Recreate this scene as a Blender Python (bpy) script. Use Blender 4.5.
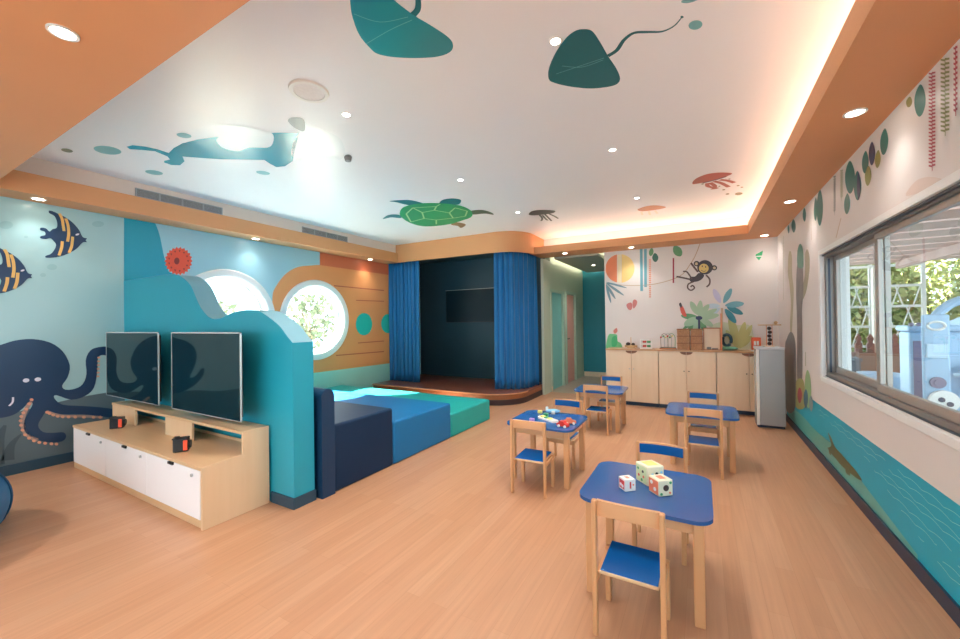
import bpy, bmesh, math, random
from mathutils import Vector, Matrix
from mathutils.geometry import tessellate_polygon
random.seed(7)
for o in list(bpy.data.objects): bpy.data.objects.remove(o)
SC = bpy.context.scene
COL = SC.collection
# ------------------------------------------------------------ camera
FPX, YAW, PITCH, ROLL, EYE = 389.262, .5167465, .00722494, -.0136333, 1.4
_F = Vector((-math.sin(YAW)*math.cos(PITCH), math.cos(YAW)*math.cos(PITCH), math.sin(PITCH)))
_R0 = Vector((math.cos(YAW), math.sin(YAW), 0)); _U0 = _R0.cross(_F)
_R = _R0*math.cos(ROLL)+_U0*math.sin(ROLL); _U = -_R0*math.sin(ROLL)+_U0*math.cos(ROLL)
cd = bpy.data.cameras.new('camera'); cam = bpy.data.objects.new('camera', cd); COL.objects.link(cam)
cd.sensor_fit = 'HORIZONTAL'; cd.sensor_width = 36; cd.lens = FPX/960*36; cd.clip_start = .05; cd.clip_end = 200
m = Matrix((_R, _U, -_F)).transposed().to_4x4(); m.translation = Vector((0, 0, EYE)); cam.matrix_world = m
SC.camera = cam
# ------------------------------------------------------------ world, sun, exposure
w = bpy.data.worlds.new('world'); SC.world = w; w.use_nodes = True
bg = w.node_tree.nodes['Background']; bg.inputs[0].default_value = (.74, .87, 1.0, 1); bg.inputs[1].default_value = 3.1
sd = bpy.data.lights.new('sun', 'SUN'); sun = bpy.data.objects.new('sun', sd); COL.objects.link(sun)
sd.energy = 60; sd.angle = math.radians(.6); sd.color = (1, .96, .9); sun.location = (-20, 0, 15)
sun.rotation_euler = Vector((1.42, .50, -1.19)).to_track_quat('-Z', 'Y').to_euler()
SPOT, COVE = 66.0, 8.0           # downlight watts, strength of the cove strips
SC.view_settings.view_transform = 'Standard'; SC.view_settings.look = 'None'
SC.view_settings.exposure = 0.74; SC.view_settings.gamma = 1; SC.view_settings.use_curve_mapping = False

# ------------------------------------------------------------ helpers
def ray(x, y): return _F+_R*((x-480)/FPX)+_U*((319.5-y)/FPX)
def onx(x, y, X): d = ray(x, y); return Vector((0, 0, EYE))+d*(X/d.x)
def ony(x, y, Y): d = ray(x, y); return Vector((0, 0, EYE))+d*(Y/d.y)
def onz(x, y, z): d = ray(x, y); return Vector((0, 0, EYE))+d*((z-EYE)/d.z)
def lin(c):
    if isinstance(c, str): c = [int(c[i:i+2], 16)/255 for i in (0, 2, 4)]
    return tuple((v/12.92 if v <= .04045 else ((v+.055)/1.055)**2.4) for v in c)+(1,)
_mats = {}
def mat(name, col, rough=.5, var=.06, scale=6, bump=0, metal=0, spec=.5, stretch=None, col2=None, emit=None, sheen=0, coat=0):
    if name in _mats: return _mats[name]
    m = bpy.data.materials.new(name); m.use_nodes = True; nt = m.node_tree; N = nt.nodes; L = nt.links
    b = N['Principled BSDF']; b.inputs['Roughness'].default_value = rough; b.inputs['Metallic'].default_value = metal
    b.inputs['Specular IOR Level'].default_value = spec; b.inputs['Sheen Weight'].default_value = sheen; b.inputs['Coat Weight'].default_value = coat
    tc = N.new('ShaderNodeTexCoord'); mp = N.new('ShaderNodeMapping'); L.new(tc.outputs['Object'], mp.inputs[0])
    mp.inputs['Scale'].default_value = stretch or (1, 1, 1)
    nz = N.new('ShaderNodeTexNoise'); nz.inputs['Scale'].default_value = scale; nz.inputs['Detail'].default_value = 4
    L.new(mp.outputs[0], nz.inputs['Vector'])
    c = lin(col); mx = N.new('ShaderNodeMix'); mx.data_type = 'RGBA'
    c2 = lin(col2) if col2 else tuple(min(1, v*(1+var)) for v in c[:3])+(1,)
    c1 = c if col2 else tuple(v*(1-var) for v in c[:3])+(1,)
    mx.inputs[6].default_value = c1; mx.inputs[7].default_value = c2
    L.new(nz.outputs[0], mx.inputs[0]); L.new(mx.outputs[2], b.inputs['Base Color'])
    if bump:
        bp = N.new('ShaderNodeBump'); bp.inputs['Strength'].default_value = bump; bp.inputs['Distance'].default_value = .01
        L.new(nz.outputs[0], bp.inputs['Height']); L.new(bp.outputs[0], b.inputs['Normal'])
    if emit:
        b.inputs['Emission Color'].default_value = c; b.inputs['Emission Strength'].default_value = emit
    _mats[name] = m; return m
def wood(name, a, b_, rough=.4, axis=2, scale=14):
    st = [6, 6, 6]; st[axis] = .5
    return mat(name, a, rough, scale=scale/6, col2=b_, stretch=tuple(st), bump=.03)
def new(name, bm, m=None, parent=None, label=None, smooth=False):
    me = bpy.data.meshes.new(name)
    if not isinstance(bm, bmesh.types.BMesh): raise TypeError
    bmesh.ops.recalc_face_normals(bm, faces=bm.faces)
    bm.to_mesh(me); bm.free()
    if smooth:
        for p in me.polygons: p.use_smooth = True
    o = bpy.data.objects.new(name, me); COL.objects.link(o)
    if m: me.materials.append(m)
    if parent: o.parent = parent
    if label: o['label'] = label
    return o
def tag(o, label, cat, group=None, kind=None):
    o['label'] = label; o['category'] = cat
    if group: o['group'] = group
    if kind: o['kind'] = kind
    return o
def thing(name, label, cat, loc=(0, 0, 0), rz=0, group=None):
    o = bpy.data.objects.new(name, None); COL.objects.link(o); o.empty_display_size = .1
    o.location = loc; o.rotation_euler = (0, 0, rz); return tag(o, label, cat, group)
def st(o): o['kind'] = 'structure'; return o
def dup(src, loc, rz=0, label=None, parent=None):
    r = src.copy(); COL.objects.link(r)
    if parent is None: r.location = loc; r.rotation_euler = (0, 0, rz)
    else: r.parent = parent
    if label: r['label'] = label
    for ch in list(src.children): dup(ch, None, parent=r)
    return r
def B(): return bmesh.new()
def box(bm, lo, hi, bev=0, M=None, seg=2):
    r = bmesh.ops.create_cube(bm, size=1); vs = r['verts']
    for v in vs: v.co = Vector([lo[i]+(v.co[i]+.5)*(hi[i]-lo[i]) for i in range(3)])
    if bev:
        es = list({e for v in vs for e in v.link_edges})
        rr = bmesh.ops.bevel(bm, geom=es, offset=bev, segments=seg, affect='EDGES', profile=.5)
        vs = list({v for f in rr['faces'] for v in f.verts} | {v for v in vs if v.is_valid})
    if M: bmesh.ops.transform(bm, matrix=M, verts=vs)
    return bm
def cyl(bm, p0, p1, r, r2=None, n=16, caps=True):
    p0 = Vector(p0); p1 = Vector(p1); d = p1-p0
    q = bmesh.ops.create_cone(bm, cap_ends=caps, segments=n, radius1=r, radius2=r if r2 is None else r2, depth=d.length)
    M = Matrix.Translation((p0+p1)/2) @ d.to_track_quat('Z', 'Y').to_matrix().to_4x4()
    bmesh.ops.transform(bm, matrix=M, verts=q['verts']); return bm
def sph(bm, c, r, u=16, v=10):
    q = bmesh.ops.create_uvsphere(bm, u_segments=u, v_segments=v, radius=1)
    r = (r, r, r) if not hasattr(r, '__len__') else r
    for x in q['verts']: x.co = Vector((x.co.x*r[0]+c[0], x.co.y*r[1]+c[1], x.co.z*r[2]+c[2]))
    return bm
def tube(bm, pts, r, n=8, closed=False):
    pts = [Vector(p) for p in pts]; rings = []; N = len(pts)
    for i, p in enumerate(pts):
        a = pts[(i-1) % N] if (closed or i) else p; b = pts[(i+1) % N] if (closed or i < N-1) else p
        t = (b-a).normalized(); up = Vector((0, 0, 1)) if abs(t.z) < .9 else Vector((1, 0, 0))
        s = t.cross(up).normalized(); u = s.cross(t)
        rr = r[i] if hasattr(r, '__len__') else r
        rings.append([bm.verts.new(p+(s*math.cos(k*2*math.pi/n)+u*math.sin(k*2*math.pi/n))*rr) for k in range(n)])
    for i in range(N if closed else N-1):
        a, b = rings[i], rings[(i+1) % N]
        for k in range(n): bm.faces.new((a[k], a[(k+1) % n], b[(k+1) % n], b[k]))
    if not closed: bm.faces.new(rings[0][::-1]); bm.faces.new(rings[-1])
    return bm
def prism(bm, pts, z0, z1):
    """extrude a plan outline from z0 to z1; z may be a function of x"""
    f = (lambda z: (z if callable(z) else (lambda x: z)))
    a = [bm.verts.new((p[0], p[1], f(z0)(p[0]))) for p in pts]; b = [bm.verts.new((p[0], p[1], f(z1)(p[0]))) for p in pts]
    n = len(pts)
    for t in tessellate_polygon([[Vector((p[0], p[1], 0)) for p in pts]]):
        bm.faces.new([a[i] for i in t]); bm.faces.new([b[i] for i in t][::-1])
    for i in range(n): bm.faces.new((a[i], a[(i+1) % n], b[(i+1) % n], b[i]))
    return bm
def prism_y(bm, pts, y0, y1):
    n = len(pts); a = [bm.verts.new((p[0], y0, p[1])) for p in pts]; b = [bm.verts.new((p[0], y1, p[1])) for p in pts]
    for t in tessellate_polygon([[Vector((p[0], p[1], 0)) for p in pts]]):
        bm.faces.new([a[i] for i in t]); bm.faces.new([b[i] for i in t][::-1])
    for i in range(n): bm.faces.new((a[i], a[(i+1) % n], b[(i+1) % n], b[i]))
    return bm
def prism_x(bm, pts, x0, x1):
    n = len(pts); a = [bm.verts.new((x0, p[0], p[1])) for p in pts]; b = [bm.verts.new((x1, p[0], p[1])) for p in pts]
    for t in tessellate_polygon([[Vector((p[0], p[1], 0)) for p in pts]]):
        bm.faces.new([a[i] for i in t]); bm.faces.new([b[i] for i in t][::-1])
    for i in range(n): bm.faces.new((a[i], a[(i+1) % n], b[(i+1) % n], b[i]))
    return bm
def rrect(x0, y0, x1, y1, r, n=8):
    out = []
    for cx, cy, a in ((x1-r, y1-r, 0), (x0+r, y1-r, 90), (x0+r, y0+r, 180), (x1-r, y0+r, 270)):
        for k in range(n+1):
            t = math.radians(a+90*k/n); out.append((cx+r*math.cos(t), cy+r*math.sin(t)))
    return out
def carve(o, bm):
    me = bpy.data.meshes.new('cut'); bmesh.ops.recalc_face_normals(bm, faces=bm.faces); bm.to_mesh(me); bm.free()
    c = bpy.data.objects.new('cut', me); COL.objects.link(c)
    md = o.modifiers.new('b', 'BOOLEAN'); md.object = c; md.operation = 'DIFFERENCE'; md.solver = 'EXACT'
    bpy.context.view_layer.update()
    dg = bpy.context.evaluated_depsgraph_get(); nm = bpy.data.meshes.new_from_object(o.evaluated_get(dg))
    o.modifiers.clear(); o.data = nm; bpy.data.objects.remove(c)
# room numbers (metres); the ceilings fall a few centimetres towards the windows
XL, XR, YB, YN = -5.77, 1.0, 7.2, -3.0
def zs(x): return 2.61+(1-x)*.0075       # underside of the soffits
def zt(x): return zs(x)+.36              # main ceiling
GAP = .0012
def onc(x, y, k=0):
    z = 3.0
    for _ in range(6): p = onz(x, y, z); z = zt(p.x)-k*GAP
    return p
PL = {'L': lambda x, y, k: onx(x, y, XL+k*GAP), 'R': lambda x, y, k: onx(x, y, XR-k*GAP),
      'B': lambda x, y, k: ony(x, y, YB-k*GAP*2), 'C': onc, 'H': lambda x, y, k: ony(x, y, 1.87-k*GAP)}
NRM = {'L': Vector((1, 0, 0)), 'R': Vector((-1, 0, 0)), 'B': Vector((0, -1, 0)), 'C': Vector((0, 0, -1)), 'H': Vector((0, -1, 0))}
def crom(pts, n=5, closed=True):
    out = []; N = len(pts); rng = range(N) if closed else range(N-1)
    for i in rng:
        p0, p1, p2, p3 = [Vector(pts[(i+j) % N] if closed else pts[min(max(i+j, 0), N-1)]) for j in (-1, 0, 1, 2)]
        for k in range(n):
            t = k/n; out.append(.5*((2*p1)+(p2-p0)*t+(2*p0-5*p1+4*p2-p3)*t*t+(3*p1-p0-3*p2+p3)*t**3))
    if not closed: out.append(Vector(pts[-1]))
    return out
def ell(cx, cy, rx, ry, a=0, n=28):
    a = math.radians(a); ca, sa = math.cos(a), math.sin(a)
    return [Vector((cx+rx*math.cos(t)*ca-ry*math.sin(t)*sa, cy+rx*math.cos(t)*sa+ry*math.sin(t)*ca)) for t in [2*math.pi*k/n for k in range(n)]]
def _poly(bm, loops):
    loops = [[Vector(p) for p in l] for l in loops]; vs = [bm.verts.new(p) for l in loops for p in l]
    for t in tessellate_polygon(loops):
        try: bm.faces.new([vs[i] for i in t])
        except ValueError: pass
def paint(name, plane, shapes, m, parent, k=1, label=None, smooth=True):
    """painted patch(es) of a mural; each shape is an outline drawn on the real wall plane"""
    bm = B()
    for i, s in enumerate(shapes):
        s2 = [(p[0], p[1]) for p in s]; k += .1*bool(i)
        if smooth and len(s2) < 26: s2 = crom(s2)
        _poly(bm, [[PL[plane](p[0], p[1], k) for p in s2]])
    o = new(name, bm, m, parent, label); return o
def stroke(bm, plane, pts, wd, k=1, smooth=True):
    pts = crom(pts, 6, False) if smooth and len(pts) > 2 else [Vector(p) for p in pts]
    P = [PL[plane](p[0], p[1], k) for p in pts]; n = NRM[plane]; L = []; R_ = []
    for i, p in enumerate(P):
        t = (P[min(i+1, len(P)-1)]-P[max(i-1, 0)]).normalized(); s = t.cross(n).normalized()
        ww = wd[0]+(wd[1]-wd[0])*i/(len(P)-1) if hasattr(wd, '__len__') else wd
        L.append(bm.verts.new(p+s*ww/2)); R_.append(bm.verts.new(p-s*ww/2))
    for i in range(len(P)-1): bm.faces.new((L[i], L[i+1], R_[i+1], R_[i]))
def strokes(name, plane, lst, m, parent, k=1, label=None):
    bm = B()
    for pts, wd in lst: stroke(bm, plane, pts, wd, k)
    return new(name, bm, m, parent, label)

# ------------------------------------------------------------ materials
WHITE = mat('white_wall_paint', 'e6dcd6', .45, .02, 3)
CEIL = mat('ceiling_paint', 'f3f1f3', .38, .015, 2)
ORANGE = mat('orange_soffit_paint', 'dc9a68', .5, .03, 2)
ORANGE_D = mat('burnt_orange_paint', 'd97650', .5, .03, 2)
BEIGE = mat('beige_bulkhead_paint', 'ead9cc', .5, .02, 2)
AQUA = mat('pale_aqua_paint', 'a9cfd2', .22, .03, 1.2)
SKYB = mat('sky_blue_paint', 'a5d0dc', .3, .03, 1.2)
TEALW = mat('turquoise_wave_paint', '1f9fb6', .4, .05, 2)
TEALCAP = mat('grey_blue_ledge_paint', '7fb0bf', .5, .03, 2)
NAVY = mat('navy_mural_paint', '1c3c5e', .3, .08, 3)
SEABED = mat('grey_seabed_paint', '5d7078', .35, .25, 1.5)
BASE = mat('dark_slate_skirting', '24465a', .4, .04, 4)
BASER = mat('navy_skirting', '16324c', .4, .04, 4)
BLUE = mat('blue_laminate', '06559a', .22, .03, 5)
BLUET = mat('blue_table_laminate', '265894', .14, .03, 5)
BEECH = wood('beech_wood', 'dba777', 'c69063', .4, 2)
BEECHX = wood('beech_wood_rail', 'e0ae80', 'cc966a', .4, 0)
BIRCH = wood('birch_ply', 'e6c8a4', 'dab68e', .35, 2)
BIRCHX = wood('birch_ply_top', 'e0bd94', 'd0a87c', .3, 0)
MAPLE = wood('maple_door', 'ead0b2', 'dfc09e', .3, 2)
WHITEL = mat('white_laminate', 'f2f0f2', .3, .01)
BLACK = mat('black_plastic', '1a1c22', .35, .05)
STEEL = mat('grey_metal', 'a9abad', .35, .03, 8, metal=.3)
SILVER = mat('silver_trim', 'd9d9d8', .25, .02, 8, metal=.4)
SCREEN = mat('dark_screen_glass', '062832', .04, .05, 3, spec=.28)
CURT = mat('blue_curtain_cloth', '006aa6', .7, .10, 4, sheen=.2)
DARKST = mat('dark_stage_paint', '26404e', .5, .08, 2)
DECK = mat('dark_cherry_planks', '6a3a2c', .3, .3, 3, stretch=(.6, 9, 9), col2='8a5240')
TILE = mat('grey_corridor_tile', 'a59686', .3, .06, 5)
GREEN_W = mat('sage_corridor_paint', 'bfcbb8', .5, .03)
TEAL_D = mat('deep_teal_paint', '2088a0', .4, .04)
LED = mat('warm_led_strip', 'fff0dc', .5, .01, emit=COVE)
LAMP = mat('lamp_diffuser', 'fff4e4', .5, .01, emit=14)
WT = mat('white_trim_paint', 'efece8', .4, .015)
ALU = mat('bronze_aluminium', '857e79', .35, .04, 8, metal=.4)
ALUD = mat('dark_aluminium', '3c4654', .35, .04, 8, metal=.3)
def floor_mat():
    m = bpy.data.materials.new('beech_strip_floor'); m.use_nodes = True; nt = m.node_tree; N = nt.nodes; L = nt.links
    b = N['Principled BSDF']; b.inputs['Roughness'].default_value = .34
    tc = N.new('ShaderNodeTexCoord'); mp = N.new('ShaderNodeMapping'); mp.inputs['Rotation'].default_value = (0, 0, math.pi/2)
    L.new(tc.outputs['Object'], mp.inputs[0])
    br = N.new('ShaderNodeTexBrick'); br.inputs['Scale'].default_value = 1
    br.inputs['Brick Width'].default_value = 1.15; br.inputs['Row Height'].default_value = .085
    br.inputs['Mortar Size'].default_value = .0012; br.inputs['Mortar Smooth'].default_value = .6; br.offset = .37
    br.inputs['Color1'].default_value = lin('bd8f6e'); br.inputs['Color2'].default_value = lin('b68664'); br.inputs['Mortar'].default_value = lin('ab7d5b')
    L.new(mp.outputs[0], br.inputs['Vector'])
    m2 = N.new('ShaderNodeMapping'); m2.inputs['Scale'].default_value = (22, .9, 1); L.new(tc.outputs['Object'], m2.inputs[0])
    nz = N.new('ShaderNodeTexNoise'); nz.inputs['Scale'].default_value = 2.2; nz.inputs['Detail'].default_value = 6; L.new(m2.outputs[0], nz.inputs['Vector'])
    rp = N.new('ShaderNodeMapRange'); rp.inputs[1].default_value = .3; rp.inputs[2].default_value = .7; rp.inputs[3].default_value = .92; rp.inputs[4].default_value = 1.06
    L.new(nz.outputs[0], rp.inputs[0])
    mx = N.new('ShaderNodeMix'); mx.data_type = 'RGBA'; mx.blend_type = 'MULTIPLY'; mx.inputs[0].default_value = 1
    L.new(br.outputs['Color'], mx.inputs[6]); L.new(rp.outputs[0], mx.inputs[7]); L.new(mx.outputs[2], b.inputs['Base Color'])
    return m
def glass_mat(name='window_glass', tint='f2fafa', refl=.10):
    m = bpy.data.materials.new(name); m.use_nodes = True; nt = m.node_tree; N = nt.nodes; L = nt.links
    N.remove(N['Principled BSDF']); out = N['Material Output']
    t = N.new('ShaderNodeBsdfTransparent'); t.inputs[0].default_value = lin(tint); g = N.new('ShaderNodeBsdfGlossy'); g.inputs['Roughness'].default_value = .01
    fr = N.new('ShaderNodeFresnel'); fr.inputs[0].default_value = 1.5; mx = N.new('ShaderNodeMixShader')
    ge = N.new('ShaderNodeNewGeometry'); ma = N.new('ShaderNodeMath'); ma.operation = 'SUBTRACT'; ma.inputs[0].default_value = 1; L.new(ge.outputs['Backfacing'], ma.inputs[1])
    mu = N.new('ShaderNodeMath'); mu.operation = 'MULTIPLY'; L.new(fr.outputs[0], mu.inputs[0]); L.new(ma.outputs[0], mu.inputs[1])
    L.new(mu.outputs[0], mx.inputs[0]); L.new(t.outputs[0], mx.inputs[1]); L.new(g.outputs[0], mx.inputs[2]); L.new(mx.outputs[0], out.inputs[0])
    return m
GLASS = glass_mat()

# ------------------------------------------------------------ room shell
floor = st(new('floor', box(B(), (XL-.2, YN-.2, -.15), (XR+.2, 7.42, 0)), floor_mat()))
corrf = st(new('floor_corridor', box(B(), (-3.9, 7.42, -.15), (-1.3, 10.1, 0.002)), TILE))
# left wall with the two round windows
PH = [(3.0, 1.50), (4.45, 1.48)]; PR = .60
wl = st(new('wall_left', box(B(), (XL-.22, YN-.2, 0), (XL, 7.5, 3.2)), SKYB))
cb = B()
for y, z in PH: cyl(cb, (XL-.5, y, z), (XL+.3, y, z), PR, n=64)
carve(wl, cb)
# right wall with the long window
WY0, WY1, WZ0, WZ1 = -1.6, 4.86, .84, 2.0
wr = st(new('wall_right', box(B(), (XR, YN-.2, 0), (XR+.2, YB+.2, 3.2)), WHITE))
carve(wr, box(B(), (XR-.3, WY0, WZ0), (XR+.6, WY1, WZ1)))
wb = st(new('wall_back', box(B(), (-1.5, YB, 0), (XR, YB+.15, 3.2)), WHITE))
rw = st(new('wall_rear', box(B(), (XL, YN-.2, 0), (XR, YN, 3.2)), WHITE)); carve(rw, box(B(), (-5.0, YN-.5, .3), (.3, YN+.3, 2.4)))
st(new('wall_bulkhead', box(B(), (-2.72, YB+.031, 2.655), (-1.49, YB+.05, 3.2)), WHITE))
st(new('wall_sun_block', box(B(), (XL-.2, YN-.2, 3.42), (XR+.2, 10.2, 10)), WHITE))  # unseen box added over the ceiling to keep direct sun off the terrace
# stage recess and corridor walls
st(new('wall_stage', box(B(), (XL, 7.3, 0), (-2.72, 7.45, 2.95)), DARKST))
st(new('wall_stage_side', box(B(), (-2.66, 7.06, 0), (-2.61, 7.45, 2.60)), GREEN_W)); st(new('wall_stage_inner', box(B(), (-2.72, 7.12, 0), (-2.661, 7.45, 2.60)), DARKST))
cw = new('wall_corridor_left', box(B(), (-2.72, 7.45, 0), (-2.61, 10.0, 2.9)), GREEN_W); st(cw)
carve(cw, box(box(B(), (-3, 7.50, -.1), (-2.4, 8.28, 2.01)), (-3, 8.49, -.1), (-2.4, 9.22, 2.03)))
st(new('wall_corridor_end', box(B(), (-3.6, 9.9, 0), (-1.3, 10.0, 2.9)), TEAL_D))
st(new('wall_corridor_right', box(B(), (-1.5, YB+.15, 0), (-1.4, 9.9, 2.9)), GREEN_W))
st(new('wall_side_room', box(B(), (-3.7, 7.45, 0), (-3.6, 10.0, 2.9)), mat('side_room_paint', '7fc4bf', .5)))
st(new('ceiling_corridor', box(box(B(), (-2.45, 7.25, 2.60), (-1.62, 9.72, 2.64)), (-3.8, 7.25, 2.86), (-1.3, 10.1, 2.9)), mat('grey_corridor_ceiling', 'b0b0a0', .5)))
bm = B(); box(bm, (-2.44, 7.5, 2.642), (-2.40, 9.7, 2.655)); box(bm, (-1.68, 7.3, 2.642), (-1.64, 9.7, 2.655)); box(bm, (-2.4, 9.66, 2.642), (-1.7, 9.70, 2.655))
new('light_strip', bm, mat('corridor_led', 'fff2dc', .5, .01, emit=14), None); tag(bpy.data.objects['light_strip'], 'hidden warm light strip above the corridor ceiling edge', 'light strip')
# doors in the corridor
d1 = st(new('door_1', box(B(), (-2.69, 7.51, 0), (-2.65, 8.27, 2.0)), mat('aqua_door', '86c9c6', .4)))
d2 = st(new('door_2', box(B(), (-2.69, 8.52, 0), (-2.65, 9.19, 2.0)), mat('pink_door', 'e8aa9c', .4)))
new('handle', cyl(cyl(B(), (-2.65, 8.60, 1.0), (-2.61, 8.60, 1.0), .012), (-2.615, 8.60, 1.0), (-2.615, 8.72, 1.0), .010), BLACK, d2)
for i, (a, b_, t) in enumerate(((7.50, 8.28, 2.01), (8.49, 9.22, 2.03))):
    bm = B(); box(bm, (-2.73, a-.05, 0), (-2.60, a+.02, t+.04)); box(bm, (-2.73, b_-.02, 0), (-2.60, b_+.05, t+.04)); box(bm, (-2.73, a, t-.02), (-2.60, b_, t+.04))
    st(new('trim_%d' % (i+6), bm, mat('pale_sage_trim', 'b5cdbd', .4)))
# skirtings
st(new('baseboard_left', box(box(B(), (XL, YN, 0), (XL+.015, 1.87, .10)), (XL, 2.07, 0), (XL+.015, 5.7, .10)), BASE))
st(new('baseboard_right', box(B(), (XR-.015, YN, 0), (XR, YB, .085)), BASER))
st(new('baseboard_corridor', box(box(B(), (-2.6, 9.885, 0), (-1.5, 9.9, .12)), (-2.61, 7.45, 0), (-2.595, 7.49, .1)), mat('cream_skirting', 'e8d9c2', .4)))
st(new('baseboard_back', box(B(), (-1.5, YB-.015, 0), (XR-.016, YB, .085)), BASER))
# main ceiling, soffits
st(new('ceiling', prism(B(), [(XL-.2, YN-.2), (XR+.2, YN-.2), (XR+.2, 7.5), (XL-.2, 7.5)], zt, lambda x: zt(x)+.2), CEIL))
ceil = bpy.data.objects['ceiling']
s0 = lambda d: (lambda x: zs(x)+d)
bm = B(); prism(bm, [(.6, .86), (XR, .86), (XR, YB), (.6, YB)], s0(0), s0(.03)); prism(bm, [(.6, .86), (.625, .86), (.625, 6.70), (.6, 6.70)], s0(.03), s0(.155))
st(new('trim_1', bm, ORANGE))
bm = B(); prism(bm, [(-2.68, 6.70), (.6, 6.70), (.6, YB+.03), (-2.68, YB+.03)], s0(0), s0(.03)); prism(bm, [(-2.68, 6.70), (.6, 6.70), (.6, 6.725), (-2.68, 6.725)], s0(.03), s0(.125))
st(new('trim_2', bm, ORANGE))
st(new('trim_3', prism(B(), [(XL, YN), (XR, YN), (XR, .85), (XL, .85)], s0(0), s0(.36)), ORANGE))
st(new('trim_4', prism(B(), [(XL, .86), (-5.42, .86), (-5.42, 6.2), (XL, 6.2)], s0(0), s0(.19)), ORANGE))
st(new('trim_5', prism(B(), [(XL, .86), (-5.47, .86), (-5.47, 6.2), (XL, 6.2)], s0(.19), s0(.36)), BEIGE))
arc = lambda cx, cy, r, n=14: [(cx+r*math.cos(math.radians(-90+90*k/n)), cy+r*math.sin(math.radians(-90+90*k/n))) for k in range(n+1)]
out_ = [(XL, 6.14)]+arc(-3.17, 6.66, .52)+[(-2.65, YB+.03)]; inn = [(XL, 6.20)]+arc(-3.17, 6.66, .46)+[(-2.71, YB+.03)]
st(new('trim_stage_fascia', prism(B(), out_+inn[::-1], s0(0), s0(.36)), ORANGE))
st(new('ceiling_stage', prism(B(), [(XL, 6.2), (-3.0, 6.2), (-2.71, 6.5), (-2.71, 7.3), (XL, 7.3)], s0(.12), s0(.2)), DARKST))
# cove light strips
bm = B(); prism(bm, [(.86, .9), (.90, .9), (.90, 7.0), (.86, 7.0)], s0(.095), s0(.115)); prism(bm, [(-2.55, 6.96), (.86, 6.96), (.86, 7.0), (-2.55, 7.0)], s0(.075), s0(.095))
for k in range(12): box(bm, (.86, 1.0+k*.52, zs(.88)+.029), (.90, 1.03+k*.52, zs(.88)+.096))
for k in range(7): box(bm, (-2.5+k*.5, 6.96, zs(-2.5+k*.5)+.029), (-2.47+k*.5, 7.0, zs(-2.5+k*.5)+.077))
tag(new('light_strip', bm, LED), 'warm light strip hidden in the cove above the orange soffit', 'light strip')

# ------------------------------------------------------------ half wall with the wave top
wave = [(-5.77, 1.93)]+[tuple(p) for p in crom([(-5.2, 1.93), (-4.75, 1.93), (-4.55, 1.915), (-4.422, 1.885), (-4.24, 1.785), (-4.07, 1.584), (-3.905, 1.479), (-3.745, 1.462), (-3.542, 1.508), (-3.351, 1.527), (-3.20, 1.522), (-3.086, 1.497), (-2.88, 1.40), (-2.763, 1.305), (-2.705, 1.262)], 5, False)][1:]
hw = st(new('wall_divider', prism_y(B(), [(-2.705, 0), (-5.77, 0)]+wave, 1.87, 2.05), TEALW))
cap = B(); cp = wave
for i in range(len(cp)-1):
    a, b_ = cp[i], cp[i+1]
    cap.faces.new([cap.verts.new(v) for v in ((a[0], 1.871, a[1]+.002), (b_[0], 1.871, b_[1]+.002), (b_[0], 2.049, b_[1]+.002), (a[0], 2.049, a[1]+.002))])
new('ledge', cap, TEALCAP, hw, 'grey-blue top ledge of the wave wall')
st(new('baseboard_divider', box(B(), (-2.98, 1.858, 0), (-2.693, 2.058, .085), .003), BASE))

# ------------------------------------------------------------ windows
W_ = st(bpy.data.objects.new('window_1', None)); COL.objects.link(W_); W_.location = (XR, 3, 0)
W_['label'] = 'long bronze framed sliding window in the right wall'
def wpart(name, lohi, m, bev=.004):
    bm = B()
    for lo, hi in lohi: box(bm, [lo[0]-XR, lo[1]-3, lo[2]], [hi[0]-XR, hi[1]-3, hi[2]], bev)
    return new(name, bm, m, W_)
x0, x1 = XR-.012, XR+.02
wpart('reveal_trim', [((XR-.006, WY1-.004, WZ0-.03), (XR+.21, WY1+.05, WZ1+.045)), ((XR-.012, WY0, WZ0-.045), (XR+.21, WY1, WZ0+.003)), ((XR-.006, WY0, WZ1-.003), (XR+.21, WY1, WZ1+.045))], WT)
wpart('outer_frame', [((XR+.03, WY0, WZ0), (XR+.13, WY1, WZ0+.045)), ((XR+.03, WY0, WZ1-.03), (XR+.13, WY1, WZ1)), ((XR+.03, WY1-.05, WZ0+.045), (XR+.13, WY1, WZ1-.03))], ALU)
wpart('track_seal', [((XR+.012, WY0, WZ1-.016), (XR+.03, WY1, WZ1-.004)), ((XR+.022, WY0, WZ0), (XR+.032, WY1, WZ0+.012)), ((XR+.045, WY1-.056, WZ0+.045), (XR+.06, WY1-.05, WZ1-.045))], ALUD, 0)
def sash(ya, yb, xo):
    f = wpart('sash_frame', [((xo, ya, WZ0+.045), (xo+.03, yb, WZ0+.10)), ((xo, ya, WZ1-.07), (xo+.03, yb, WZ1-.03)), ((xo, ya, WZ0+.10), (xo+.03, ya+.06, WZ1-.07)), ((xo, yb-.06, WZ0+.10), (xo+.03, yb, WZ1-.07))], mat('champagne_aluminium', 'aaa199', .35, .03, 8, metal=.3))
    new('pane', box(B(), (xo+.012-XR, ya+.05-3, WZ0+.09), (xo+.018-XR, yb-.05-3, WZ1-.06)), GLASS, f)
sash(3.66, 4.81, XR+.09); sash(1.2, 3.70, XR+.05); sash(-1.58, 1.26, XR+.09)
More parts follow.
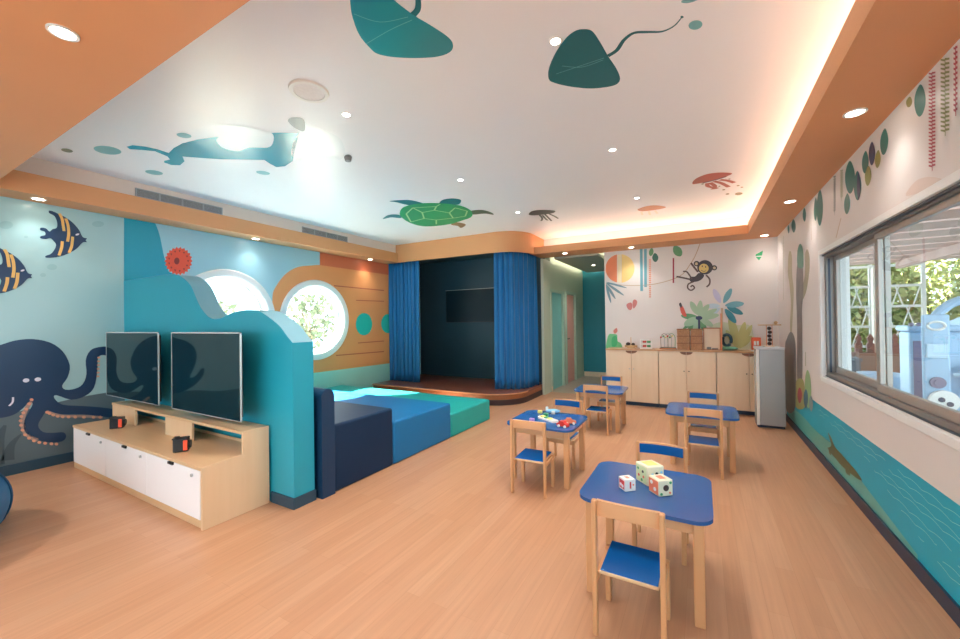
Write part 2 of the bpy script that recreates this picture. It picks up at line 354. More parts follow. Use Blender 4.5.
for i, (y, z) in enumerate(PH):
    W2 = st(bpy.data.objects.new('window_%d' % (i+2), None)); COL.objects.link(W2); W2.location = (XL, y, z)
    W2['label'] = ('round porthole window with white ring, partly behind the wave wall', 'round porthole window with white ring in the orange boat mural')[i]
    bm = B(); n = 64; prof = [(.58, -.20), (.58, .012), (.60, .03), (.675, .03), (.69, .018), (.69, .0), (.62, -.20)]
    R = [[bm.verts.new((x, r*math.cos(2*math.pi*k/n), r*math.sin(2*math.pi*k/n))) for r, x in prof] for k in range(n)]
    for k in range(n):
        for j in range(len(prof)): bm.faces.new((R[k][j], R[(k+1) % n][j], R[(k+1) % n][(j+1) % len(prof)], R[k][(j+1) % len(prof)]))
    # only the part below r=.60 sits inside the hole
    for v in bm.verts:
        if v.co.x < -.01 and math.hypot(v.co.y, v.co.z) > .6: s = .598/math.hypot(v.co.y, v.co.z); v.co.y *= s; v.co.z *= s
    new('window_frame', bm, WT, W2)
    new('pane', cyl(B(), (-.135, 0, 0), (-.129, 0, 0), .579, n=64), GLASS, W2)
    bm = B()
    for k in range(n):
        pass
    R = [[bm.verts.new((x, r*math.cos(2*math.pi*k/n), r*math.sin(2*math.pi*k/n))) for r, x in ((.545, -.145), (.545, -.115), (.579, -.115), (.579, -.145))] for k in range(n)]
    for k in range(n):
        for j in range(4): bm.faces.new((R[k][j], R[(k+1) % n][j], R[(k+1) % n][(j+1) % 4], R[k][(j+1) % 4]))
    new('glazing_ring', bm, WT, W2)

W4 = st(bpy.data.objects.new('window_4', None)); COL.objects.link(W4); W4.location = (-2.35, YN-.1, .3); W4['label'] = 'wide unseen window added in the rear wall for fill daylight'  # added out of view, lets extra daylight in from the rear
bm = B()
for k in range(4): box(bm, (-2.65+k*1.75, -.03, 0), (-2.60+k*1.75, .03, 2.1), .004)
box(bm, (-2.65, -.03, 0), (2.65, .03, .05)); box(bm, (-2.65, -.03, 2.05), (2.65, .03, 2.1)); new('window_frame', bm, ALU, W4)
for k in range(3): new('pane', box(B(), (-2.60+k*1.75, -.003, .05), (-.90+k*1.75, .003, 2.05)), GLASS, W4)

# ------------------------------------------------------------ recessed lamps
def downlight(p, r, label, group, watts, top=True, ang=115, col=(1, .95, .90)):
    t = thing('downlight', label, 'ceiling light', p, 0, group)
    bm = B(); n = 24; prof = [(r*.72, 0), (r*.80, -.006), (r, -.006), (r*1.0, 0)]
    R = [[bm.verts.new((q*math.cos(2*math.pi*k/n), q*math.sin(2*math.pi*k/n), z)) for q, z in prof] for k in range(n)]
    for k in range(n):
        for j in range(3): bm.faces.new((R[k][j], R[(k+1) % n][j], R[(k+1) % n][j+1], R[k][j+1]))
    new('trim_ring', bm, WT, t)
    new('diffuser', cyl(B(), (0, 0, -.0015), (0, 0, -.004), r*.74, n=24), LAMP, t)
    ld = bpy.data.lights.new('lamp', 'SPOT'); ld.energy = watts; ld.spot_size = math.radians(ang); ld.spot_blend = 1; ld.shadow_soft_size = .05; ld.color = col
    lo = bpy.data.objects.new('lamp', ld); COL.objects.link(lo); lo.parent = t; lo.location = (0, 0, -.02)
    return t
def sp(x, y): return (x, y, zs(x)-.0005)
def cpn(x, y): return (x, y, zt(x)-.0005)
for (x, y, l) in ((.81, 1.1, 'nearest'), (.81, 3.10, 'second nearest'), (.82, 5.10, 'third from the camera'), (.82, 6.98, 'farthest')):
    downlight(sp(x, y), .055, 'recessed round lamp in the orange soffit over the windows, ' + l, 'lamps in the window soffit', SPOT*.13)
for (x, y, l) in ((-2.13, 6.90, 'above the corridor opening'), (-1.0, 6.93, 'above the sun on the mural wall')):
    downlight(sp(x, y), .05, 'recessed round lamp in the far orange soffit ' + l, 'lamps in the far soffit', SPOT*.25)
for (x, y, l) in ((-5.58, 1.17, 'above the striped fish'), (-5.60, 3.3, 'above the first porthole'), (-5.60, 5.55, 'beside the stage curtain')):
    downlight(sp(x, y), .055, 'recessed round lamp in the left orange soffit ' + l, 'lamps in the left soffit', SPOT*.14)
downlight(sp(-2.297, .553), .05, 'large round lamp in the broad orange soffit nearest the camera', 'lamps in the near soffit', SPOT)
downlight(sp(-.7, -.6), .055, 'unseen round fill lamp added in the broad orange soffit behind the camera', 'lamps in the near soffit', SPOT)  # added out of view to even out the light from the rear
downlight(sp(-5.1, -.9), .055, 'round lamp in the broad orange soffit over the bean bag', 'lamps in the near soffit', SPOT*2.2, ang=165)
for (x, y, l) in ((-.69, 2.12, 'beside the small stingray'), (-.69, 3.74, 'in the middle of the right row'), (-.70, 5.38, 'beside the orange jellyfish'), (-2.32, 2.07, 'near the round speaker'), (-2.31, 3.67, 'in front of the turtle'), (-2.3, 5.2, 'between turtle and brown jellyfish')):
    downlight(cpn(x, y), .035, 'small recessed lamp in the white ceiling ' + l, 'small lamps in the white ceiling', SPOT)
downlight((-2.0, 8.5, 2.5995), .045, 'recessed round lamp added in the grey corridor ceiling to brighten the doors', 'fill lamps added in the corridor', SPOT*.5)  # added lamp, brightens the corridor doors
p = onc(309, 91); t = thing('ceiling_speaker', 'round white speaker grille in the ceiling near the whale mural', 'speaker', (p.x, p.y, zt(p.x)-.001))
bm = B(); n = 40; prof = [(.095, 0), (.10, -.012), (.125, -.012), (.13, 0)]
R = [[bm.verts.new((q*math.cos(2*math.pi*k/n), q*math.sin(2*math.pi*k/n), z)) for q, z in prof] for k in range(n)]
for k in range(n):
    for j in range(3): bm.faces.new((R[k][j], R[(k+1) % n][j], R[(k+1) % n][j+1], R[k][j+1]))
new('rim', bm, WT, t); new('grille', cyl(B(), (0, 0, -.002), (0, 0, -.009), .097, n=40), mat('speaker_mesh', 'ece7e5', .6, .1, 60, bump=.3), t)
p = onc(348, 158); t = tag(new('smoke_sensor', cyl(B(), (p.x, p.y, zt(p.x)-.001), (p.x, p.y, zt(p.x)-.03), .035, .028, n=24), mat('sensor_plastic', '8d8a88', .4)), 'small dark grey sensor in the ceiling by the whale head', 'sensor')
# air grilles in the bulkhead
for i, (xa, xb, yc, h) in enumerate(((135, 222, 201, .07), (302, 347, 234, .07))):
    ya = onx(xa, yc, -5.47).y; yb = onx(xb, yc, -5.47).y
    z0 = zs(-5.47)+.195; t = thing('air_grille', ('longer grey air vent above the left orange soffit', 'shorter grey air vent above the porthole wall')[i], 'air vent', (-5.47, (ya+yb)/2, z0), 0)
    hl = (yb-ya)/2
    new('backing', box(B(), (.001, -hl, 0), (.006, hl, .10)), mat('grille_shadow', '55514e', .6), t)
    bm = B(); box(bm, (.006, -hl, 0), (.014, hl, .01)); box(bm, (.006, -hl, .09), (.014, hl, .10)); box(bm, (.006, -hl, 0), (.014, -hl+.012, .1)); box(bm, (.006, hl-.012, 0), (.014, hl, .1))
    for k in range(1, 4): box(bm, (.006, -hl+k*hl/2-.008, .01), (.013, -hl+k*hl/2+.008, .09))
    new('frame', bm, STEEL, t)
    bm = B()
    for k in range(7): box(bm, (.006, -hl+.01, .014+k*.011), (.011, hl-.01, .019+k*.011))
    new('louvres', bm, STEEL, t)

# ------------------------------------------------------------ stage, curtains
deck_top = [(XL, 5.74)]+arc(-3.285, 6.36, .62)+[(-2.665, 7.11), (-2.73, 7.11), (-2.73, 7.295), (XL+.002, 7.295)]
inner = lambda d: [(XL, 5.74+d)]+arc(-3.285, 6.36, .62-d)+[(-2.665-d, 7.11), (-2.73-d, 7.11), (-2.73-d, 7.295), (XL+.002, 7.295)]
t = thing('stage_platform', 'low dark wooden stage platform with rounded corner behind the curtains', 'stage', (-4.3, 6.4, 0))
def off(pts): return [(p[0]+4.3, p[1]-6.4) for p in pts]
new('deck', prism(B(), off(deck_top), .165, .195), DECK, t)
new('riser', prism(B(), off(inner(.02)), .09, .165), mat('cherry_riser', '9a5c3c', .3, .3, 4, stretch=(3, 3, 20), col2='b9774e'), t)
new('plinth', prism(B(), off(inner(-.003)), 0, .09), mat('dark_plinth', '3a2a2c', .4), t)
new('edge_strip', tube(B(), [(a, b_, .181) for a, b_ in off(inner(-.001))[:-4]], .013, 6), mat('edge_trim', 'c08a62', .35), t)
def curtain(name, label, path, z0, ztop, pitch, amp, taper):
    P = [Vector((a, b_, 0)) for a, b_ in path]; L = [0]
    for i in range(1, len(P)): L.append(L[-1]+(P[i]-P[i-1]).length)
    N = int(L[-1]/pitch*10); rows = 14; bm = B(); G = []
    for j in range(rows+1):
        h = j/rows; row = []
        for i in range(N+1):
            s = L[-1]*i/N*taper(h); k = max(q for q in range(len(L)) if L[q] <= s+1e-9); k = min(k, len(L)-2)
            f = (s-L[k])/(L[k+1]-L[k]); p = P[k].lerp(P[k+1], f); d = (P[k+1]-P[k]).normalized(); nn = Vector((d.y, -d.x, 0))
            ph = 2*math.pi*i/10
            a = amp*(.75+.25*math.sin(i*.37+1.3))*(1-.25*h)
            p = p+nn*(a*math.sin(ph)+.012*math.sin(ph*.31+h*2))+d*(amp*.35*math.sin(2*ph+1))
            row.append(bm.verts.new((p.x, p.y, z0+(ztop(p.x)-z0)*h)))
        G.append(row)
    for j in range(rows):
        for i in range(N): bm.faces.new((G[j][i], G[j][i+1], G[j+1][i+1], G[j+1][i]))
    o = new(name, bm, CURT, smooth=True); md = o.modifiers.new('s', 'SOLIDIFY'); md.thickness = .004
    return tag(o, label, 'curtain', 'stage curtains')
tp = lambda x: zs(x)+.06
curtain('stage_curtain', 'gathered blue curtain on the left side of the stage', [(-5.75, 6.25), (-4.98, 6.25)], .20, tp, .10, .042, lambda h: 1+.0*(1-h))
rp = [(-3.24, 6.24), (-3.17, 6.24)]+arc(-3.17, 6.68, .43)[1:]+[(-2.74, 7.04)]
curtain('stage_curtain', 'gathered blue curtain wrapped round the right corner of the stage', rp, .20, tp, .10, .042, lambda h: 1)
bpy.data.objects['stage_curtain'].modifiers
tv = thing('wall_television', 'flat black television on the dark stage wall', 'television', (-4.36, 7.30, 1.76), 0)
new('screen', box(B(), (-.60, -.085, -.34), (.60, -.082, .34)), mat('stage_screen', '10222c', .45, spec=.3), tv)
new('bezel', box(B(), (-.615, -.081, -.355), (.615, -.045, .355), .006), BLACK, tv)
new('silver_edge', box(box(B(), (-.62, -.086, .352), (.62, -.075, .362)), (.613, -.086, -.355), (.623, -.075, .362)), SILVER, tv)
new('wall_bracket', box(B(), (-.2, -.045, -.15), (.2, -.001, .15)), BLACK, tv)

# ------------------------------------------------------------ mattress steps
def soft(name, lo, hi, m, label, bev=.025):
    o = new(name, box(B(), (lo[0], lo[1], 0), (hi[0], hi[1], hi[2]), bev, seg=4), m, None, None, True)
    o.data.polygons.foreach_set('use_smooth', [True]*len(o.data.polygons))
    md = o.modifiers.new('w', 'WEIGHTED_NORMAL'); md.keep_sharp = True
    return tag(o, label, 'cushion', 'foam lounge blocks')
V1 = mat('navy_vinyl', '062c4c', .5, .08, 5, bump=.05, spec=.3); V2 = mat('blue_vinyl', '1470a8', .5, .06, 5, bump=.05, spec=.3); V3 = mat('teal_vinyl', '24a6a0', .5, .06, 5, bump=.05, spec=.3)
soft('foam_block', (-5.74, 2.215), (-2.665, 2.925, .565), V1, 'navy foam lounge block, tallest step, beside the wave wall')
soft('foam_block', (-5.74, 2.93), (-2.665, 3.945, .425), V2, 'bright blue foam lounge block, middle step')
soft('foam_block', (-5.74, 3.95), (-2.665, 4.95, .29), V3, 'teal foam lounge block, lowest step nearest the stage')
bm = B(); pr = [(2.085, 0), (2.21, 0), (2.21, .80)]+[(2.145+.065*math.cos(math.radians(a)), .80+.075*math.sin(math.radians(a))) for a in range(15, 180, 15)]+[(2.085, .80)]
o = new('foam_bolster', prism_x(bm, pr, -5.74, -2.655), mat('navy_backrest_vinyl', '0a3456', .5, .08, 5, bump=.05)); tag(o, 'navy foam backrest roll between wave wall and lounge block', 'cushion')

# ------------------------------------------------------------ television console
CX0, CX1 = -5.50, -2.985
t = thing('tv_console', 'long birch television console with white doors and raised shelf', 'cabinet', ((CX0+CX1)/2, 1.61, 0))
def cb_(name, lo, hi, m, bev=.002, parent=None):
    c = ((CX0+CX1)/2, 1.61); return new(name, box(B(), (lo[0]-c[0], lo[1]-c[1], lo[2]), (hi[0]-c[0], hi[1]-c[1], hi[2]), bev), m, parent or t)
cb_('plinth', (CX0, 1.385, 0), (CX1-.02, 1.84, .055), BIRCHX)
cb_('carcass', (CX0, 1.395, .055), (CX1-.02, 1.845, .402), BIRCH)
cb_('worktop', (CX0, 1.375, .402), (CX1-.02, 1.85, .425), BIRCHX)
bm = B(); prism_x(bm, [(1.375-1.61, 0), (1.85-1.61, 0), (1.85-1.61, .606), (1.65-1.61, .606), (1.65-1.61, .44), (1.375-1.61, .427)], CX1-.02-(CX0+CX1)/2, CX1-(CX0+CX1)/2)
new('side_panel', bm, BIRCH, t)
cb_('shelf', (CX0+.08, 1.65, .583), (CX1-.02, 1.85, .606), BIRCHX)
for a, b_ in ((-5.42, -4.867), (-4.232, -3.758)): cb_('shelf_support', (a, 1.655, .425), (b_, 1.675, .583), BIRCH)
cb_('back_panel', (CX0+.08, 1.846, .425), (CX1-.02, 1.85, .45), BIRCH)
for k in range(3):
    a = CX0+.012+k*.822; dr = cb_('door', (a, 1.378, .06), (a+.8195, 1.394, .398), WHITEL, .003)
    cb_('handle', (a+.375, 1.366, .38), (a+.45, 1.384, .399), BLACK, .003, dr)
    new('lock', cyl(B(), (a+.72-(CX0+CX1)/2, 1.378-1.61, .355), (a+.72-(CX0+CX1)/2, 1.368-1.61, .355), .011), STEEL, dr)
# televisions over the console
def tvset(label, xa, xb, z0, z1, rz):
    c = ((xa+xb)/2, 1.70, z0); t = thing('television', label, 'television', c, rz, 'televisions over the console'); hw_ = (xb-xa)/2; h = z1-z0
    new('screen', box(B(), (-hw_+.008, -.026, .004), (hw_-.012, -.023, h-.009)), SCREEN, t)
    bm = B(); box(bm, (-hw_, -.028, 0), (hw_, -.020, .005)); box(bm, (-hw_, -.028, h-.010), (hw_, -.020, h)); box(bm, (-hw_, -.028, 0), (-hw_+.009, -.020, h)); box(bm, (hw_-.014, -.028, 0), (hw_, -.020, h))
    new('bezel', bm, SILVER, t); new('rear_case', box(B(), (-hw_+.03, -.022, .03), (hw_-.03, .006, h-.03), .004), BLACK, t)
    new('wall_bracket', box(B(), (-.15, .006, h/2-.15), (.15, .16, h/2+.15), .004), BLACK, t)
tvset('left of two silver rimmed televisions above the console, nearer the octopus', -5.64, -4.40, .665, 1.349, 0)
tvset('right of two silver rimmed televisions above the console, nearer the wall end', -4.15, -3.045, .665, 1.349, 0)
for i, (px, py) in enumerate(((181, 451), (117, 428))):
    p = onz(px, py, .426); t = thing('storage_gadget', ('small black and orange box on the console front, nearer the camera', 'small black and orange box on the console beside the octopus wall')[i], 'toy', (p.x, p.y, .4265), math.radians(55))
    new('case', box(B(), (-.045, -.04, 0), (.052, .04, .105), .008), BLACK, t)
    new('orange_panel', box(B(), (.022, -.046, .012), (.05, -.039, .09), .002), mat('orange_plastic', 'ff5a38', .35), t)
    new('cap', cyl(B(), (.052, 0, .05), (.066, 0, .05), .03, n=20), BLACK, t)
    new('lid', box(B(), (-.049, -.043, .099), (-.015, .043, .110), .003), BLACK, t)

# ------------------------------------------------------------ tables and chairs
def make_table(label):
    t = thing('play_table', label, 'table', (0, 0, 0), 0, 'blue topped play tables')
    bm = B(); prism(bm, rrect(-.305, -.30, .305, .30, .085), .482, .5)
    es = [e for e in bm.edges if abs(e.verts[0].co.z-.5) < 1e-6 and abs(e.verts[1].co.z-.5) < 1e-6 and len(e.link_faces) == 2 and any(abs(f.normal.z) < .5 for f in e.link_faces)]
    new('table_top', bm, BLUET, t)
    bm = B(); box(bm, (-.25, -.235, .41), (.25, -.215, .478)); box(bm, (-.25, .215, .41), (.25, .235, .478)); box(bm, (-.255, -.22, .41), (-.235, .22, .478)); box(bm, (.235, -.22, .41), (.255, .22, .478))
    new('apron', bm, BEECHX, t)
    for sx in (-1, 1):
        for sy in (-1, 1):
            cx, cy = sx*.245, sy*.235
            new('leg', box(B(), (cx-.023, cy-.023, 0), (cx+.023, cy+.023, .478), .006), BEECH, t)
    return t
tb = make_table('nearest blue topped wooden play table, holding three activity cubes')
tb.location = (-.27, 2.28, 0)
dup(tb, (-1.24, 3.425, 0), 0, 'blue topped wooden play table scattered with puzzle pieces and a toy plane')
dup(tb, (-.015, 4.455, 0), 0, 'empty blue topped play table in front of the grey cupboard')
dup(tb, (-1.17, 5.30, 0), 0, 'farthest blue topped play table, near the corridor')
def make_chair(label):
    t = thing('child_chair', label, 'chair', (0, 0, 0), 0, 'small beech chairs with blue seats')
    s = new('seat', box(B(), (-.122, -.125, .266), (.122, .145, .282), .004), BIRCHX, t)
    new('seat_pad', box(B(), (-.119, -.122, .282), (.119, .142, .2855), .0015), BLUE, s)
    for sx in (-1, 1):
        new('leg', box(B(), (sx*.139-.011, -.15, 0), (sx*.139+.011, -.120, .60), .006), BEECH, t)
        new('leg', box(B(), (sx*.133-.013, .10, 0), (sx*.133+.013, .132, .27), .005), BEECH, t)
        new('side_rail', box(B(), (sx*.133-.007, -.13, .236), (sx*.133+.007, .11, .262), .002), BEECH, t)
    new('seat_rail', box(B(), (-.125, .108, .225), (.125, .124, .262)), BEECHX, t)
    bm = B(); n = 12; G = []
    for i in range(n+1):
        u = -1+2*i/n; x = u*.130; y = -.152+.020*u*u-.0; zt_ = .597+.006*(1-u*u); zb = .528+.012*(1-u*u)
        G.append([bm.verts.new((x, y+dy, z)) for dy, z in ((0, zb), (.018, zb), (.018, zt_), (0, zt_))])
    for i in range(n):
        for j in range(4): bm.faces.new((G[i][j], G[i+1][j], G[i+1][(j+1) % 4], G[i][(j+1) % 4]))
    bm.faces.new(G[0]); bm.faces.new(G[-1][::-1]); bk = new('backrest', bm, BEECHX, t)
    bm = B(); G = []
    for i in range(n+1):
        u = -1+2*i/n; x = u*.127; y = -.134+.020*u*u*.85
        G.append([bm.verts.new((x, y+dy, z)) for dy, z in ((-.001, .534), (.005, .534), (.005, .592), (-.001, .592))])
    for i in range(n):
        for j in range(4): bm.faces.new((G[i][j], G[i+1][j], G[i+1][(j+1) % 4], G[i][(j+1) % 4]))
    bm.faces.new(G[0]); bm.faces.new(G[-1][::-1]); new('back_pad', bm, BLUE, bk)
    return t
ch = make_chair('nearest small beech chair, back to the camera, at the table with cubes')
ch.location = (-.292, 1.905, 0)
PI = math.pi
for x, y, r, l in ((-.238, 2.625, PI, 'small chair facing the camera behind the table with cubes'),
                   (-1.238, 3.05, .06, 'small chair with its back to the camera at the table of puzzle pieces'),
                   (-1.20, 3.76, PI-.02, 'small chair facing the camera behind the table of puzzle pieces'),
                   (-1.155, 5.03, .02, 'small chair with its back to the camera at the farthest table'),
                   (-1.14, 5.68, PI, 'small chair facing the camera behind the farthest table'),
                   (.0, 4.13, 0, 'small chair with its back to the camera at the table before the grey cupboard'),
                   (.003, 4.78, PI, 'small chair facing the camera behind the table before the grey cupboard')):
    dup(ch, (x, y, 0), r, l)

# ------------------------------------------------------------ toys on the tables
CREAM = mat('cream_toy_wood', 'efe6c8', .4, .03); RED = mat('red_toy_paint', 'd8392f', .35); CORAL = mat('coral_toy_paint', 'f0825e', .4); LEAF = mat('green_toy_paint', '3d9a5a', .4)
YEL = mat('yellow_toy_paint', 'e9dc7a', .4); LILAC = mat('lilac_toy_paint', 'b58fd0', .4); WHT = mat('white_toy_paint', 'f2efe9', .35); PBLUE = mat('pale_blue_toy', '9cd4ee', .35); DKB = mat('dark_brown_toy', '3c2a26', .4)
def cube_toy(label, c, s, rz, deco):
    t = thing('activity_cube', label, 'toy cube', (c[0], c[1], .5005), rz, 'activity cubes'); h = s/2
    b_ = new('body', box(B(), (-h, -h, 0), (h, h, s), s*.06), CREAM if deco != 'red' else WHT, t)
    def fr(f, u0, v0, u1, v1, m, nm='face_panel', d=.0012):
        u0, v0, u1, v1 = [q*s for q in (u0, v0, u1, v1)]
        if f == 'x': new(nm, box(B(), (-h-d, u0-h, v0), (-h+.001, u1-h, v1)), m, t)
        if f == 'y': new(nm, box(B(), (u0-h, -h-d, v0), (u1-h, -h+.001, v1)), m, t)
        if f == 'z': new(nm, box(B(), (u0-h, v0-h, s-.001), (u1-h, v1-h, s+d)), m, t)
    def dot(f, u, v, r, m, nm='bead'):
        u = u*s-h; v = v*s; a, c_ = ((-h-.003, u, v), (-h+.001, u, v)) if f == 'x' else ((u, -h-.003, v), (u, -h+.001, v))
        new(nm, cyl(B(), a, c_, r*s, n=16), m, t)
    if deco == 'red':
        fr('x', .14, .14, .86, .86, RED); dot('x', .62, .45, .13, WHT); dot('x', .36, .38, .13, WHT); fr('z', .35, .3, .65, .7, CORAL); fr('y', .42, .25, .56, .8, RED, 'painted_bar'); dot('y', .75, .55, .07, CORAL)
    elif deco == 'cream':
        fr('z', .2, .2, .8, .8, YEL); fr('x', .08, .08, .92, .92, mat('pale_green_toy', 'dfe6b4', .4))
        for u, v, m in ((.75, .72, LEAF), (.35, .66, DKB), (.7, .38, RED), (.3, .40, CORAL), (.45, .2, LEAF)): dot('x', u, v, .07, m)
        dot('y', .30, .60, .06, PBLUE); dot('y', .55, .62, .08, BLACK); dot('y', .82, .68, .06, PBLUE)
    else:
        fr('x', .06, .08, .94, .92, CORAL); dot('x', .68, .70, .12, WHT); dot('x', .36, .36, .12, WHT); fr('z', .3, .25, .7, .75, CORAL)
        dot('y', .5, .52, .19, DKB, 'round_hole'); dot('y', .82, .82, .08, LEAF); dot('y', .17, .17, .08, LEAF); dot('y', .78, .2, .07, CORAL)
cube_toy('small red and white activity cube, left of the three', (-.357, 2.192), .062, math.radians(42), 'red')
cube_toy('large cream and yellow activity cube, tallest of the three', (-.262, 2.345), .104, math.radians(42), 'cream')
cube_toy('coral dotted activity cube with a round hole, in front of the tall cube', (-.197, 2.222), .082, math.radians(42), 'coral')
def tt(px, py): q = onz(px, py, .5); return (q.x, q.y, .5005)
t = thing('toy_rocket', 'long white wooden rocket puzzle tray lying across the table', 'toy', tt(548, 420), math.radians(-30))
new('tray', prism(B(), rrect(-.12, -.035, .12, .035, .03), 0, .015), WHT, t)
for k, m_ in enumerate((YEL, LEAF, YEL)): new('puzzle_piece', prism(B(), rrect(-.09+k*.05, -.02, -.05+k*.05, .02, .008), .015, .024), m_, t)
t = thing('toy_plane', 'pale blue and white toy plane standing on the puzzle table', 'toy', tt(553, 414), math.radians(20))
new('fuselage', sph(B(), (0, 0, .03), (.07, .02, .02)), PBLUE, t); new('wing', box(B(), (-.015, -.07, .028), (.02, .07, .034), .002), WHT, t); new('tail_fin', box(B(), (-.07, -.003, .03), (-.045, .003, .07), .002), WHT, t); new('undercarriage', box(B(), (-.02, -.015, 0), (.02, .015, .015), .003), WHT, t)
def car(label, px, py, rz, m_):
    t = thing('toy_car', label, 'toy car', tt(px, py), rz, 'toy cars on the puzzle table')
    bm = B(); prism_y(bm, [(-.05, .01), (.05, .01), (.05, .03), (.025, .034), (.01, .052), (-.025, .052), (-.035, .034), (-.05, .03)], -.022, .022); new('body', bm, m_, t)
    for sx in (-.028, .028):
        for sy in (-1, 1): new('wheel', cyl(B(), (sx, sy*.019, .011), (sx, sy*.028, .011), .011, n=14), WHT, t)
car('red toy car at the right corner of the puzzle table', 563, 427, math.radians(-10), RED)
car('coral toy car behind the red one', 570, 424, math.radians(25), CORAL)
for px, py, m_, l in ((532, 421, LILAC, 'small lilac wooden block at the left of the puzzle tray'), (540, 413, YEL, 'small yellow wooden block behind the puzzle tray'), (546, 416, LEAF, 'small green wooden block beside the toy plane')):
    q = tt(px, py); tag(new('toy_block', box(B(), (q[0]-.022, q[1]-.015, .5005), (q[0]+.022, q[1]+.015, .525), .004), m_), l, 'toy block', 'loose wooden blocks')

# ------------------------------------------------------------ cabinets along the back wall
xs = [-1.414, -.605, .185, 1.0]
cabl = ('maple cupboard with two doors, leftmost beside the corridor', 'maple cupboard with two doors, middle one under the baskets', 'maple cupboard with two doors, rightmost behind the grey cupboard')
def hpull(x, zc_=.895): 
    bm = B(); prism_y(bm, [(x+.085*math.cos(math.radians(a)), zc_+.045*math.sin(math.radians(a))) for a in range(180, 361, 15)], 6.792, 6.800); return bm
PULL = mat('brown_pull_recess', '8a5a40', .5)
for i in range(3):
    a, b_ = xs[i]+.003, xs[i+1]-.003; c = (a+b_)/2
    t = thing('storage_cabinet', cabl[i], 'cabinet', (c, 7.0, 0), 0, 'maple cupboards on the back wall')
    new('body', box(B(), (a-c, -.18, .06), (b_-c, .18, .905)), MAPLE, t); new('toe_kick', box(B(), (a-c, -.17, 0), (b_-c, .18, .06)), BASER, t)
    for k in range(2):
        d0 = a+.003+k*(b_-a)/2; d1 = d0+(b_-a)/2-.006
        d = new('door', box(B(), (d0-c, -.20, .065), (d1-c, -.181, .90), .002), MAPLE, t)
        new('keyhole', cyl(B(), (((d1-.03) if k == 0 else (d0+.03))-c, -.2, .60), (((d1-.03) if k == 0 else (d0+.03))-c, -.206, .60), .009, n=12), STEEL if i == 0 else DKB, d)
        bm = B(); sg = (d1 if k == 0 else d0); prism_y(bm, [(sg-c+(.085*math.cos(math.radians(q))), .897+.045*math.sin(math.radians(q))) for q in (range(180, 271, 15) if k == 0 else range(270, 361, 15))]+[(sg-c, .897)], -.203, -.199)
        new('handle', bm, PULL, d)
tag(new('cabinet_worktop', box(B(), (xs[0]-.005, 6.785, .906), (xs[3]-.003, 7.19, .925), .002), mat('cherry_worktop', 'd09a6c', .3, .1, 6)), 'thin continuous wooden worktop on top of the maple cupboards', 'worktop')
# grey metal cupboard
t = thing('metal_cupboard', 'tall grey metal cupboard standing before the maple cupboards at the right', 'cupboard', (.757, 6.42, 0))
new('body', box(B(), (-.146, -.27, .03), (.146, .0, 1.03), .006), SILVER, t); new('door', box(B(), (-.115, -.297, .035), (.146, -.272, 1.0), .006), STEEL, t)
new('base', box(B(), (-.143, -.265, 0), (.143, -.01, .03)), BASER, t); new('top_cover', box(B(), (-.149, -.30, 1.002), (.149, .0, 1.032), .004), mat('pale_grey_lid', 'c9ccd0', .35), t)
new('side_seal', box(B(), (-.148, -.292, .03), (-.118, -.27, 1.0), .003), WT, t)
# things on the worktop
ZW = .9255
def tw(px, Y): q = ony(px, 345, Y); return (q.x, Y, ZW)
t = thing('toy_boat', 'dark wooden toy boat with a mast at the left end of the worktop', 'toy', tw(631, 6.95))
bm = B(); prism(bm, [(-.10, 0), (-.06, -.045), (.07, -.04), (.10, 0), (.07, .04), (-.06, .045)], .02, .055); new('hull', bm, mat('tan_toy_wood', 'caa070', .45), t)
new('keel', box(B(), (-.06, -.02, 0), (.06, .02, .02), .003), mat('tan_toy_wood', '', .4), t); new('cargo', sph(sph(B(), (-.045, 0, .075), (.038, .03, .03)), (.035, 0, .07), (.03, .03, .025)), DKB, t); new('mast', cyl(B(), (0, 0, .055), (0, 0, .19), .006, n=8), mat('tan_toy_wood', '', .4), t)
t = thing('bead_rack', 'small white counting rack with red and green beads', 'toy', tw(646, 6.95))
bm = B(); box(bm, (-.09, -.02, 0), (.09, .02, .012)); box(bm, (-.09, -.01, .012), (-.08, .01, .16)); box(bm, (.08, -.01, .012), (.09, .01, .16)); box(bm, (-.09, -.01, .15), (.09, .01, .16)); new('frame', bm, WHT, t)
for zz in (.045, .115):
    new('rod', cyl(B(), (-.08, 0, zz), (.08, 0, zz), .003, n=6), STEEL, t)
    for x, m_ in ((-.035, RED), (-.01, RED), (.03, LEAF), (.055, LEAF)): new('bead', sph(B(), (x, 0, zz), .018, 12, 8), m_, t)
t = thing('bead_maze', 'wire bead maze on a wooden base beside the wicker baskets', 'toy', tw(668, 6.97))
new('base', box(B(), (-.12, -.06, 0), (.12, .06, .022), .004), mat('cherry_toy_base', 'b5764e', .4), t)
new('base_top', box(B(), (-.11, -.055, .022), (.11, .055, .03), .002), mat('dark_green_toy', '2f5a4c', .4), t)
for k, (m_, x) in enumerate(((mat('wire_brown', '8a6a50', .4), -.1), (STEEL, -.05), (LEAF, .0))):
    new('wire', tube(B(), crom([(x, -.03+k*.03, .03), (x, -.03+k*.03, .20), (x+.05, -.03+k*.03, .25), (x+.10, -.03+k*.03, .20), (x+.10, -.03+k*.03, .03)], 6, False), .004, 6), m_, t)
for k in range(6): new('bead', sph(B(), (-.1+.02*k*1.6, -.03+.03*(k % 3), .19+.02*(k % 2)), .014, 10, 6), (RED, LEAF, YEL)[k % 3], t)
WICK = mat('wicker_weave', '9a6440', .6, .35, 45, bump=.6, stretch=(1, 1, 2), col2='e8b48a')
